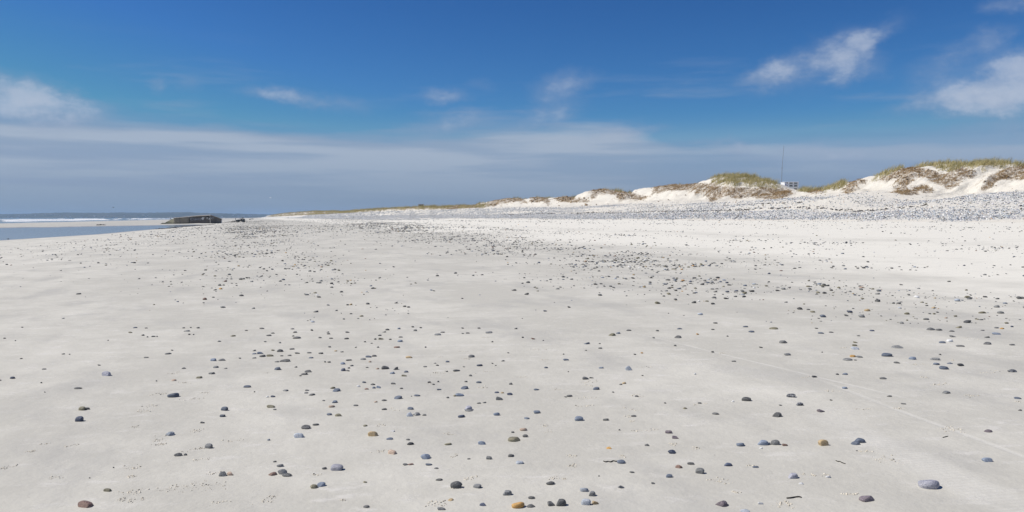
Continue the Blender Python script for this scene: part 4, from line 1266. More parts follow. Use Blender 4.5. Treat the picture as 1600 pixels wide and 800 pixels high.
def build_shingle():
    out = []
    for s0, s1, per, w0 in ((12, 70, 34, 0.11), (70, 150, 26, 0.13), (150, 320, 7, 0.24), (320, 900, 1.2, 0.5)):
        c0 = 33.5 if s1 > 200 else 45.5
        n = int((s1 - s0) * (63.5 - c0) * per)
        s = RNG.uniform(s0, s1, n)
        c = RNG.uniform(c0, 64.5, n)
        keep = RNG.random(n) < shingle_density(s, c) * 0.82 + 0.03 * smooth((c - 46) / 1)
        s, c = s[keep], c[keep]
        X, Y = xy_of(s, c)
        Z = H(s, c)
        w = w0 * (0.6 + 0.9 * RNG.random(len(s)) ** 1.7)
        px, py = project(X, Y, Z)
        ok = (px < 1900)
        out.append(np.stack([X, Y, Z, w], -1)[ok])
    A = np.concatenate(out)
    n = len(A)
    w = A[:, 3]
    dims = np.stack([w, w * RNG.uniform(0.6, 0.95, n), w * RNG.uniform(0.35, 0.65, n)], -1)
    ti = tints(n, dict(b=3.0, l=5.0, v=3.6, s=1.2, g=2.0, w=3.0, d=0.9, k=0.4, o=0.4, p=0.5))
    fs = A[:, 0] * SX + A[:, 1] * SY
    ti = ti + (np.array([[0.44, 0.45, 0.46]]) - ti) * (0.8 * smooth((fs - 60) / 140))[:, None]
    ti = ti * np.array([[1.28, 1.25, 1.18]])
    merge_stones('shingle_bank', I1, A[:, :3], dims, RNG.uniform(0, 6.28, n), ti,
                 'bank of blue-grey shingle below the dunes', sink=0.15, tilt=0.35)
    print('shingle', n)


build_shingle()


# ------------------------------------------------------------------ crumbs of sand turned up by lugworms and hoppers
CRUMBS = [(245, 686, 18), (248, 694, 12), (307, 673, 12), (305, 702, 14), (310, 718, 12), (205, 731, 16), (205, 745, 10), (205, 781, 20), (300, 756, 40),
          (330, 742, 12), (85, 746, 14), (12, 729, 14), (110, 696, 10), (45, 706, 12), (68, 693, 8), (345, 785, 12), (210, 667, 10), (265, 764, 14),
          (200, 769, 22), (370, 688, 12), (245, 616, 12), (240, 634, 25), (222, 643, 12), (275, 583, 10), (285, 598, 10), (300, 625, 12), (328, 613, 8),
          (595, 665, 9), (702, 679, 10), (710, 712, 9), (598, 706, 12), (497, 741, 8), (420, 780, 20), (690, 788, 18), (535, 780, 8), (715, 765, 10),
          (735, 747, 12), (1002, 672, 14), (990, 658, 8), (1050, 694, 12), (1088, 700, 10), (1118, 750, 20), (895, 727, 12), (890, 713, 10),
          (870, 748, 14), (862, 673, 10), (850, 665, 10), (985, 650, 8), (1145, 768, 8), (970, 712, 8), (1175, 728, 8), (1240, 790, 22), (1490, 671, 24),
          (1390, 720, 22), (1350, 705, 10), (1330, 772, 12), (1262, 742, 8), (1290, 742, 8), (725, 549, 8), (725, 561, 10), (690, 557, 8),
          (750, 605, 10), (760, 582, 12), (615, 639, 10), (670, 599, 8), (418, 583, 8), (760, 527, 8), (690, 582, 14), (915, 598, 14), (915, 602, 10),
          (910, 622, 15), (910, 635, 12), (870, 609, 8), (995, 618, 14), (985, 640, 10), (840, 546, 8), (850, 562, 10), (1005, 575, 10), (1130, 552, 8),
          (1095, 630, 10), (820, 590, 14), (1303, 612, 12), (1260, 590, 8), (1410, 639, 12), (1463, 600, 18), (1550, 582, 12), (1515, 619, 12),
          (1440, 590, 8), (1510, 529, 12), (1315, 544, 8), (1440, 570, 10), (1490, 563, 6), (1590, 628, 8), (1350, 640, 12)]


def build_crumbs():
    P, D = [], []
    for px, py, r in CRUMBS:
        x, y, z, t = ground_at(px, py)
        rm = r * t / F
        for k in range(int(9 + r * 2.0)):
            if k % 9 == 0:
                ox, oy = RNG.normal(0, 0.5, 2) * rm
            xx, yy = x + ox + RNG.normal(0, 0.30) * rm, y + oy * 0.8 + RNG.normal(0, 0.22) * rm
            P.append((xx, yy, float(Hxy(xx, yy))))
            D.append(0.003 + 0.009 * RNG.random() ** 3)
    P, D = np.array(P), np.array(D)
    n = len(P)
    dims = np.stack([D * 1.2, D, D * 0.85], -1)
    ti = np.array([(0.60, 0.54, 0.43)]) * RNG.uniform(0.75, 1.25, (n, 1))
    dark = RNG.random(n) < 0.05
    ti[dark] = (0.09, 0.08, 0.07)
    o = merge_stones('sand_crumbs', I1, P, dims, RNG.uniform(0, 6.28, n), ti, 'little heaps of crumbled sand turned up over the beach', sink=0.42, amt=0.3)
    o['category'] = 'sand crumbs'


build_crumbs()


# ------------------------------------------------------------------ weed and flotsam
WEED = simple('dry_weed', (0.035, 0.03, 0.025), 0.85, 0.4, 20)


def build_wrack(name, label, pts, dims, cat='seaweed'):
    """bits of weed: small crumpled strips joined in one line"""
    P = np.array(pts)
    n = len(P)
    L, W, Hh = dims
    V, Fc = [], []
    for i in range(n):
        a = RNG.uniform(0, 3.14)
        l, w, h = L * RNG.uniform(0.4, 1.4), W * RNG.uniform(0.5, 1.3), Hh * RNG.uniform(0.4, 1.4)
        base = len(V)
        ca, sa = math.cos(a), math.sin(a)
        for (u, v, q) in ((-1, -1, 0), (1, -1, 0), (1, 1, 0), (-1, 1, 0), (-.7, 0, 1), (.1, .25, 1.3), (.75, -.1, .8)):
            xx, yy = u * l / 2, v * w / 2
            V.append((P[i, 0] + xx * ca - yy * sa, P[i, 1] + xx * sa + yy * ca, P[i, 2] - 0.02 + q * h))
        for f in ((0, 1, 5), (1, 6, 5), (0, 5, 4), (2, 5, 6), (1, 2, 6), (2, 3, 5), (3, 4, 5), (3, 0, 4)):
            Fc.append([base + k for k in f])
    o = link(name, np_mesh(name, V, Fc, False), None, WEED)
    return tag(o, label, cat, kind='stuff')


def wrack_pts(s0, s1, c_of, width, n, seed, cover=0.5):
    s = RNG.uniform(s0, s1, n)
    keep = fbm(s * 0.06 + seed, s * 0, 5, seed) > 1 - cover - 0.06
    s = s[keep]
    c = c_of(s) + RNG.normal(0, width, len(s)) + (fbm(s * 0.2, s * 0, 3, seed + 5) - 0.5) * 1.4
    X, Y = xy_of(s, c)
    return np.stack([X, Y, H(s, c)], -1)


build_wrack('strandline', 'dark line of dried seaweed left along the shingle bank',
            np.concatenate([wrack_pts(18, 170, lambda s: 54.6 - 0.012 * s, 0.28, 900, 7, 0.62),
                            wrack_pts(18, 48, lambda s: 60.3 + 0 * s, 0.14, 300, 17, 0.6),
                            wrack_pts(18, 90, lambda s: 56.8 + 0.01 * s, 0.14, 300, 27, 0.42),
                            wrack_pts(150, 420, lambda s: 53.5 - 0.01 * s, 0.7, 900, 37, 0.6)]), (0.34, 0.13, 0.07))
nb = lambda s: np.interp(s, NEAR_S, NEAR_C)
build_wrack('runnel_weed', 'dark scraps of weed along the near edge of the tidal pool',
            np.concatenate([wrack_pts(150, 300, lambda s: nb(s) + 1.2, 0.5, 700, 47, 0.6),
                            wrack_pts(330, 620, lambda s: nb(s) + 3 + 0 * s, 2.0, 700, 57, 0.7)]), (0.5, 0.22, 0.07))


def strand(name, label, pts, rad, group=None):
    """a thin curled strand on the sand, through photo points"""
    cu = bpy.data.curves.new(name, 'CURVE')
    cu.dimensions = '3D'
    sp = cu.splines.new('NURBS')
    sp.points.add(len(pts) - 1)
    for k, (px, py) in enumerate(pts):
        x, y, z, t = ground_at(px, py)
        sp.points[k].co = (x, y, z + rad * (0.8 + 0.7 * (k % 2)), 1)
    sp.use_endpoint_u = True
    sp.order_u = 3
    cu.bevel_depth = rad
    cu.bevel_resolution = 1
    tmp = bpy.data.objects.new(name, cu)
    COL.objects.link(tmp)
    me = bpy.data.meshes.new_from_object(tmp.evaluated_get(bpy.context.evaluated_depsgraph_get()))
    bpy.data.objects.remove(tmp)
    me.materials.clear()
    o = link(name, me, None, WEED)
    tag(o, label, 'seaweed', group)


strand('seaweed_strand', 'thin black looped strand of weed trailing left from a slate-blue pebble',
       [(943, 721), (946, 723), (950, 721), (954, 723), (958, 720), (962, 722), (965, 721)], 0.0032)
strand('seaweed_strand', 'short dark wriggly strand of weed on bare sand in the right foreground',
       [(1306, 720), (1309, 722), (1312, 721), (1316, 724), (1321, 725)], 0.0025)
strand('seaweed_strand', 'stub of dark weed on crumbled sand at the bottom right',
       [(1229, 779), (1236, 779), (1243, 777), (1250, 777), (1252, 778)], 0.0035)
strand('seaweed_strand', 'thin dark sliver of weed above the flat mauve pebble at the right',
       [(1473, 684), (1477, 683), (1481, 682)], 0.0025)


# ------------------------------------------------------------------ marram grass
def grass_mat(name, a, b_):
    m, t, b, o = new_mat(name)
    v = t.attr('shade')
    t.put(b.inputs['Base Color'], t.mix(v, a, b_))
    b.inputs['Roughness'].default_value = 0.75
    b.inputs['Specular IOR Level'].default_value = 0.2
    tr = t.n.new('ShaderNodeBsdfTranslucent')
    t.put(tr.inputs[0], t.mix(v, a, b_))
    mx = t.n.new('ShaderNodeMixShader')
    mx.inputs[0].default_value = 0.3
    t.l.new(b.outputs[0], mx.inputs[1])
    t.l.new(tr.outputs[0], mx.inputs[2])
    t.l.new(mx.outputs[0], o.inputs[0])
    return m


def blades(name, label, B, mat_, cat):
    """B: arrays root(3), tip offset(3), mid offset(3), width, shade"""
    root, midp, tip, wid, shade = B
    n = len(root)
    d = tip - root * 0
    side = np.stack([np.cos(shade * 97.0), np.sin(shade * 97.0), np.zeros(n)], -1) * wid[:, None]
    V = np.stack([root - side, root + side, root + midp + side * 0.7, root + midp - side * 0.7, root + tip], 1)
    idx = np.arange(n)[:, None] * 5
    F3 = np.concatenate([idx + np.array([[0, 1, 2]]), idx + np.array([[0, 2, 3]]), idx + np.array([[3, 2, 4]])], 0)
    me = np_mesh(name, V.reshape(-1, 3), F3)
    set_attr(me, 'shade', np.repeat(shade, 5))
    o = link(name, me, None, mat_)
    return tag(o, label, cat, kind='stuff')


def tuft_points(s0, s1, c0, c1, per):
    n = int((s1 - s0) * (c1 - c0) * per)
    s = RNG.uniform(s0, s1, n)
    c = RNG.uniform(c0, c1, n)
    X, Y = xy_of(s, c)
    Z = dune_h(s, c)
    px, py = project(X, Y, Z)
    px = px + RNG.normal(0, 3.0, n)
    py = py + RNG.normal(0, 1.0, n)
    e = 0.3
    gs = (dune_h(s + e, c) - dune_h(s - e, c)) / (2 * e)
    gc = (dune_h(s, c + e) - dune_h(s, c - e)) / (2 * e)
    gx, gy = gs * SX + gc * CX, gs * SY + gc * CY
    return s, c, np.stack([X, Y, Z], -1), px, py, np.stack([gx, gy], -1)


def make_grass():
    gr, br = [], []
    for (s0, s1, per, big) in ((8, 72, 7, 1.0), (72, 150, 6, 1.1), (150, 330, 2.2, 1.6), (330, 1000, 0.45, 3.0), (1000, 3200, 0.05, 7.0)):
        s, c, P, px, py, G = tuft_points(s0, s1, FOOT_C + 1, 128 if s1 < 200 else 92, per)
        brown = np.zeros(len(s), bool)
        for p in BROWN:
            brown |= in_poly(px, py, p)
        green = np.zeros(len(s), bool)
        for p in GREEN:
            green |= in_poly(px, py, p)
        fg = in_poly(px, py, FARGREEN)
        patch = fbm(s * 0.5, c * 0.5, 3, 140)
        plateau = (c > 80.5) & (patch > 0.42) & ((c < 86) | (RNG.random(len(s)) < 0.22)) & ~((px > 1205) & (px < 1335) & (c < 112)) & ~((px > 1216) & (px < 1250) & (c < 124))
        green |= plateau
        green |= fg & (patch > 0.47)
        brown |= fg & (patch <= 0.5)
        green &= ~((px > 1214) & (px < 1251) & (c < 125))
        green &= ~brown | (c > CREST_C)
        brown &= (c < CREST_C + 2) & (RNG.random(len(s)) < 0.75) & (fbm(s * 0.9, c * 0.9, 3, 150) > 0.36)
        for msk, out in ((green, gr), (brown, br)):
            k = np.nonzero(msk)[0]
            out.append((P[k], G[k], np.full(len(k), big), c[k]))
    # green: upright tufts bent by the wind (blowing inland, to the right)
    P, G, big, cc = [np.concatenate([q[i] for q in gr]) for i in range(4)]
    nb_ = 11
    n = len(P)
    Rr = np.repeat(np.arange(n), nb_)
    m = len(Rr)
    j = RNG.normal(0, 0.16, (m, 2)) * big[Rr][:, None]
    root = P[Rr].copy()
    root[:, :2] += j
    root[:, 2] += (j * G[Rr]).sum(1) - 0.05
    ln = RNG.uniform(0.45, 0.95, m) * np.sqrt(big[Rr]) * np.repeat(RNG.uniform(0.5, 1.25, n), nb_)
    lean = RNG.normal(0, 0.27, (m, 2)) + np.repeat(RNG.normal(0, 0.22, (n, 2)), nb_, 0) + np.array([0.30, 0.05])
    mid = np.stack([lean[:, 0] * 0.35 * ln, lean[:, 1] * 0.35 * ln, 0.58 * ln], -1)
    tip = np.stack([lean[:, 0] * 1.1 * ln, lean[:, 1] * 1.1 * ln, 0.92 * ln], -1)
    shade = np.clip(np.repeat(RNG.uniform(0, 1, n), nb_) * 0.6 + RNG.random(m) * 0.5 - 0.05, 0, 1)
    wid = (0.010 + 0.012 * RNG.random(m)) * big[Rr]
    blades('marram_grass', 'green and straw-coloured marram grass on the dune tops', (root, mid, tip, wid, shade),
           grass_mat('marram', (0.20, 0.19, 0.065), (0.64, 0.54, 0.29)), 'grass')
    # dead, washed-out grass and roots hanging down the broken edges
    P, G, big, cc = [np.concatenate([q[i] for q in br]) for i in range(4)]
    n = len(P)
    nb_ = 14
    Rr = np.repeat(np.arange(n), nb_)
    m = len(Rr)
    j = RNG.normal(0, 0.17, (m, 2)) * big[Rr][:, None]
    root = P[Rr].copy()
    root[:, :2] += j
    root[:, 2] += (j * G[Rr]).sum(1)
    ln = RNG.uniform(0.3, 0.95, m) * np.sqrt(big[Rr])
    dn = -G[Rr] / (np.linalg.norm(G[Rr], axis=1, keepdims=True) + 0.15)
    dn = dn + RNG.normal(0, 0.35, (m, 2))
    slope = np.clip((dn * G[Rr]).sum(1), -2.5, 0.8)
    mid = np.stack([dn[:, 0] * 0.4 * ln, dn[:, 1] * 0.4 * ln, slope * 0.4 * ln + 0.22 * ln], -1)
    tip = np.stack([dn[:, 0] * 0.9 * ln, dn[:, 1] * 0.9 * ln, slope * 0.9 * ln + RNG.uniform(-0.05, 0.22, m)], -1)
    shade = np.clip(np.repeat(RNG.uniform(0, 1, n), nb_) * 0.5 + RNG.random(m) * 0.55, 0, 1)
    wid = (0.010 + 0.014 * RNG.random(m)) * big[Rr]
    blades('dead_grass', 'brown dead grass and roots hanging from the eroded dune edges', (root, mid, tip, wid, shade),
           grass_mat('dead_marram', (0.15, 0.09, 0.04), (0.54, 0.385, 0.20)), 'grass')
    print('grass', len(gr), m)


make_grass()


def make_clods():
    """broken lumps of turf and root-bound sand along the eroded edges"""
    Ps, Ds = [], []
    for s0, s1, per, w0 in ((8, 72, 12, 0.13), (72, 150, 9, 0.16), (150, 330, 2, 0.35)):
        s, c, P, px, py, G = tuft_points(s0, s1, FOOT_C + 1, CREST_C + 1.5, per)
        k = np.zeros(len(s), bool)
        for p in BROWN:
            k |= in_poly(px, py, p)
        k &= fbm(s * 1.1, c * 1.1, 3, 171) > 0.47
        k |= (RNG.random(len(s)) < 0.012) & (c > FOOT_C + 2)
        Ps.append(P[k])
        Ds.append(w0 * (0.4 + 1.3 * RNG.random(k.sum()) ** 2))
    P, w = np.concatenate(Ps), np.concatenate(Ds)
    n = len(P)
    dims = np.stack([w * 1.2, w, w * RNG.uniform(0.6, 1.2, n)], -1)
    a, b = np.array([(0.21, 0.14, 0.075)]), np.array([(0.50, 0.385, 0.25)])
    ti = a + (b - a) * RNG.random((n, 1))
    o = merge_stones('turf_clods', I1, P, dims, RNG.uniform(0, 6.28, n), ti, 'brown lumps of root-bound turf crumbling from the dune edges', sink=0.35, amt=0.45)
    o['category'] = 'turf'


make_clods()


# ------------------------------------------------------------------ bunker
def prism_between(front, back):
    """closed solid from two matching outlines"""
    n = len(front)
    V = list(front) + list(back)
    Fc = [tuple(range(n))[::-1], tuple(range(n, 2 * n))]
    for i in range(n):
        j = (i + 1) % n
        Fc.append((i, j, n + j, n + i))
    return V, Fc


def solid(name, V, Fc, parent, material, bevel=0.0):
    me = bpy.data.meshes.new(name)
    me.from_pydata([tuple(v) for v in V], [], Fc)
    bm = bmesh.new()
    bm.from_mesh(me)
    bmesh.ops.recalc_face_normals(bm, faces=bm.faces)
    if bevel:
        bmesh.ops.bevel(bm, geom=list(bm.edges), offset=bevel, segments=2, affect='EDGES', profile=0.5)
    bm.to_mesh(me)
    bm.free()
    return link(name, me, parent, material)


def box(name, lo, hi, parent, material, bevel=0.0):
    (x0, y0, z0), (x1, y1, z1) = lo, hi
    V = [(x0, y0, z0), (x1, y0, z0), (x1, y1, z0), (x0, y1, z0), (x0, y0, z1), (x1, y0, z1), (x1, y1, z1), (x0, y1, z1)]
    Fc = [(3, 2, 1, 0), (4, 5, 6, 7), (0, 1, 5, 4), (1, 2, 6, 5), (2, 3, 7, 6), (3, 0, 4, 7)]
    return solid(name, V, Fc, parent, material, bevel)


def concrete_mat(name, c1, c2, algae=0.5, stain=False):
    m, t, b, o = new_mat(name)
    P = objco(t)
    n = t.noise(P, 0.35, 5, 0.6)
    v = t.noise(t.mapping(P, scale=(1, 1, 0.25)), 1.2, 5, 0.65)
    f = t.noise(P, 7, 4, 0.7)
    col = t.mix(t.ramp(n, 0.35, 0.65), c1, c2)
    col = t.mix(t.ramp(v, 0.5, 0.72, 0, 0.75), col, (0.045, 0.045, 0.047))
    x, y, z = t.sep(P)
    if stain:                              # the middle of the wall is blackened
        sx = t.math('ADD', x, t.math('MULTIPLY', t.math('SUBTRACT', t.noise(P, 0.6, 4, 0.6), 0.5), 5.0))
        sm = t.math('MULTIPLY', t.ramp(sx, -1.2, 2.2), t.ramp(sx, 9.5, 6.0, 0.45, 1.0))
        col = t.mix(t.math('MULTIPLY', sm, 0.92), col, (0.062, 0.058, 0.060))
    foot = t.ramp(t.math('ADD', z, t.math('MULTIPLY', n, 1.1)), 1.15, 0.6, 0, algae)
    col = t.mix(foot, col, (0.035, 0.042, 0.02))
    col = t.mix(t.ramp(f, 0.4, 0.7, 0, 0.3, False), col, tuple(q * 1.5 for q in c2))
    boards = t.math('PINGPONG', t.math('MULTIPLY', z, 3.2), 0.5)
    t.put(b.inputs['Base Color'], col)
    b.inputs['Roughness'].default_value = 0.9
    t.put(b.inputs['Normal'], t.bump(t.math('ADD', f, t.math('MULTIPLY', t.ramp(boards, 0, 0.08), 0.4)), 0.06, 0.5))
    return m


def build_bunker():
    D = 241.0
    cx, cyy = (293 - 800) / F * D, D
    gz = float(Hxy(cx, cyy))
    k = D / F                                  # metres per photo pixel here
    root = empty('bunker', (cx, cyy, gz))
    tag(root, 'long tilted concrete wartime bunker stranded on the sand beyond the pool', 'bunker')
    con = concrete_mat('old_concrete', (0.25, 0.22, 0.165), (0.34, 0.30, 0.235), stain=True)
    dark = con
    roof_sunlit = concrete_mat('sunlit_roof_concrete', (0.36, 0.33, 0.29), (0.48, 0.45, 0.40), 0.0)  # paler than the walls: sunlight on the roof put into its colour
    mossy = concrete_mat('mossy_concrete', (0.13, 0.125, 0.085), (0.2, 0.19, 0.13), 0.9)

    def p(px, py, dy=0.0):
        return ((px - 293) * k, dy, EYE + (HOR - py) * k - gz)
    # front wall: lighter end, stained middle, far end
    f1 = [p(272, 353), p(296, 353), p(296, 339.2), p(284, 340.0), p(272, 341.2)]
    b1 = [(x - 4.3, 11, z) for x, y, z in f1]
    solid('wall', *prism_between(f1, b1), root, con, 0.2)
    f2 = [p(296.2, 353, .1), p(328, 353, .35), p(328, 337.0, .35), p(312, 337.8, .2), p(296.2, 339.2, .1)]
    b2 = [(x - 4.6, 12, z) for x, y, z in f2]
    w2 = solid('wall', *prism_between(f2, b2), root, dark, 0.2)
    w2['label'] = 'dark stained middle stretch of the front wall with graffiti'
    f3 = [p(328.1, 353, .45), p(343, 352.5, 2.4), p(343, 342.8, 2.4), p(328.1, 337.0, .45)]
    b3 = [(x - 3.6, 11, z) for x, y, z in f3]
    solid('wall', *prism_between(f3, b3), root, dark, 0.2)
    # broken ramp of rubble sloping down at the left end
    f4 = [p(271.8, 353, .5), p(271.8, 341.3, .5), p(265, 341.8, 2.2), p(254, 347.2, 3.0), p(248, 349.6, 3), p(247, 353, 3)]
    b4 = [(x - 3, 10, z) for x, y, z in f4]
    w4 = solid('broken_wall', *prism_between(f4, b4), root, mossy, 0.25)
    w4['label'] = 'mossy broken end sloping down to the sand'
    for (a, bx, h, dy) in ((241, 246, 350.0, 0.4), (243.5, 249, 349.2, 1.2), (257, 264, 349.2, -0.8), (266, 271, 350.0, -1.0), (248, 254, 347.8, 0.6), (252, 259, 348.5, -0.2)):
        mid = (a + bx) / 2
        fr = [p(a, 353, dy), p(bx, 353, dy + .3), p(bx - 1, h + .6, dy + .5), p(mid, h, dy + .5), p(a + 1, h + 1.3, dy + .4)]
        bk = [(x + .3, y + 2.2, z - .1) for x, y, z in fr]
        solid('rubble_block', *prism_between(fr, bk), root, mossy, 0.22)
    # roof slabs standing slightly proud
    r1 = [p(271.0, 341.3, -.12), p(297, 339.1, -.12), p(297, 338.2, -.1), p(271.0, 340.5, -.1)]
    solid('roof_slab', *prism_between(r1, [(x - 4.3, 11.4, z + .1) for x, y, z in r1]), root, roof_sunlit, 0.04)
    r2 = [p(296.0, 339.3, -.02), p(312, 337.9, .08), p(329, 337.0, .22), p(329, 335.9, .25), p(312, 336.7, .1), p(296.0, 338.1, 0)]
    solid('roof_slab', *prism_between(r2, [(x - 4.6, 12.4, z + .12) for x, y, z in r2]), root, roof_sunlit, 0.04)
    r3 = [p(328, 337.1, .3), p(343.6, 343.0, 2.2), p(343.6, 342.2, 2.2), p(328, 336.0, .3)]
    solid('roof_slab', *prism_between(r3, [(x - 3.6, 11.4, z + .05) for x, y, z in r3]), root, dark, 0.03)
    # dark loophole under the roof edge and a block of the embrasure
    solid('loophole', *prism_between([p(323, 338.6, .20), p(326.5, 338.6, .24), p(326.5, 336.9, .24), p(323, 336.9, .20)],
                                     [p(323, 338.6, .5), p(326.5, 338.6, .5), p(326.5, 336.9, .5), p(323, 336.9, .5)]), root,
          simple('loophole_dark', (0.012, 0.012, 0.012), 0.9, 0.1, 3))
    # pale post at the right end, white mark on the left slope
    white = simple('white_paint', (0.72, 0.72, 0.70), 0.7, 0.08, 2)
    pale = simple('faded_paint', (0.34, 0.36, 0.40), 0.8, 0.2, 2)
    mid = simple('grey_paint', (0.46, 0.47, 0.48), 0.8, 0.2, 2)
    box('marker_post', (p(342.9, 0)[0], 1.7, -0.3), (p(343.6, 0)[0], 1.9, p(0, 343.4)[2]), root, white)
    box('painted_mark', (p(261.2, 0)[0], 2.3, p(0, 342.8)[2]), (p(262.2, 0)[0], 2.6, p(0, 340.4)[2]), root, white)

    def stroke(pts, w, m, dy):
        """a brushed letter: flat ribbon a few millimetres proud of the wall"""
        V, Fc = [], []
        hw = w / 2
        q = [np.array(p(a, b_)) for a, b_ in pts]
        for i, c in enumerate(q):
            d = (q[min(i + 1, len(q) - 1)] - q[max(i - 1, 0)])
            L = math.hypot(d[0], d[2]) or 1
            nx, nz = -d[2] / L, d[0] / L
            yy = dy
            for s_ in (1, -1):
                V.append((c[0] + s_ * nx * hw, yy - 0.012, c[2] + s_ * nz * hw))
            for s_ in (1, -1):
                V.append((c[0] + s_ * nx * hw, yy + 0.02, c[2] + s_ * nz * hw))
        for i in range(len(q) - 1):
            a, b_ = i * 4, i * 4 + 4
            Fc += [(a, a + 1, b_ + 1, b_), (a + 2, b_ + 2, b_ + 3, a + 3), (a, b_, b_ + 2, a + 2), (a + 1, a + 3, b_ + 3, b_ + 1)]
        e = len(q) * 4 - 4
        Fc += [(0, 2, 3, 1), (e, e + 1, e + 3, e + 2)]
        solid('graffiti_letter', V, Fc, root, m)
    lw = 0.13
    yo = lambda x: 0.10 + (x - 296.2) / 31.8 * 0.25 - 0.055
    L = [([(302, 340.8), (299.5, 340.4), (298.3, 342), (298.6, 343.8), (301.5, 344)], pale), ([(303.3, 341.3), (303.4, 343.8), (305.5, 343.9), (305.6, 341.3)], pale),
         ([(307, 343.8), (307.1, 341.5), (308.3, 342.3), (309.4, 341.5), (309.5, 343.8)], pale), ([(311, 341), (311.1, 343.8)], pale),
         ([(314, 341.2), (312.8, 341.8), (314, 342.6), (313.6, 343.7), (312.3, 343.8)], pale),
         ([(319.5, 340.4), (316.5, 340), (315.3, 341.6), (316.2, 342.9), (318, 342.5), (318.1, 341.5), (316, 341.4)], white),
         ([(323.6, 339.8), (323.7, 341.8)], white), ([(325.9, 342.6), (327, 341.4), (327.7, 342.6)], white)]
    for pts, m in L:
        xs = sum(a for a, _ in pts) / len(pts)
        stroke(pts, 0.20 if m is white else lw, m, yo(xs))
    stroke([(333.6, 340.4), (331, 340.2), (329.8, 341.2), (330.6, 342)], 0.15, mid, 0.62)


build_bunker()


# ------------------------------------------------------------------ vehicle
BLACK = simple('tyre_rubber', (0.02, 0.02, 0.02), 0.85, 0.2, 4)
PAINT = simple('dark_green_paint', (0.035, 0.042, 0.04), 0.35, 0.12, 3)
STEEL = simple('dull_steel', (0.30, 0.31, 0.32), 0.4, 0.1, 3, 0.9)


def lathe(name, prof, n, parent, material, axis='Y', loc=(0, 0, 0)):
    V, Fc = [], []
    for r, h in prof:
        for k in range(n):
            a = 2 * math.pi * k / n
            q = (r * math.cos(a), h, r * math.sin(a)) if axis == 'Y' else (r * math.cos(a), r * math.sin(a), h)
            V.append((q[0] + loc[0], q[1] + loc[1], q[2] + loc[2]))
    for i in range(len(prof) - 1):
        for k in range(n):
            k2 = (k + 1) % n
            Fc.append((i * n + k, i * n + k2, (i + 1) * n + k2, (i + 1) * n + k))
    Fc.append(tuple(range(n))[::-1])
    Fc.append(tuple((len(prof) - 1) * n + k for k in range(n)))
    o = solid(name, V, Fc, parent, material)
    for pl in o.data.polygons:
        pl.use_smooth = True
    return o


def tube(name, pts, r, parent, material, n=8, r2=None):
    V, Fc = [], []
    q = [Vector(a) for a in pts]
    for i, c in enumerate(q):
        d = (q[min(i + 1, len(q) - 1)] - q[max(i - 1, 0)]).normalized()
        u = d.cross(Vector((0, 0, 1)))
        if u.length < 0.05:
            u = d.cross(Vector((0, 1, 0)))
        u.normalize()
        v = d.cross(u)
        rr = r if r2 is None else r + (r2 - r) * i / (len(q) - 1)
        for k in range(n):
            a = 2 * math.pi * k / n
            V.append(c + u * rr * math.cos(a) + v * rr * math.sin(a))
    for i in range(len(q) - 1):
        for k in range(n):
            k2 = (k + 1) % n
            Fc.append((i * n + k, i * n + k2, (i + 1) * n + k2, (i + 1) * n + k))
    Fc.append(tuple(range(n))[::-1])
    Fc.append(tuple((len(q) - 1) * n + k for k in range(n)))
    return solid(name, V, Fc, parent, material)


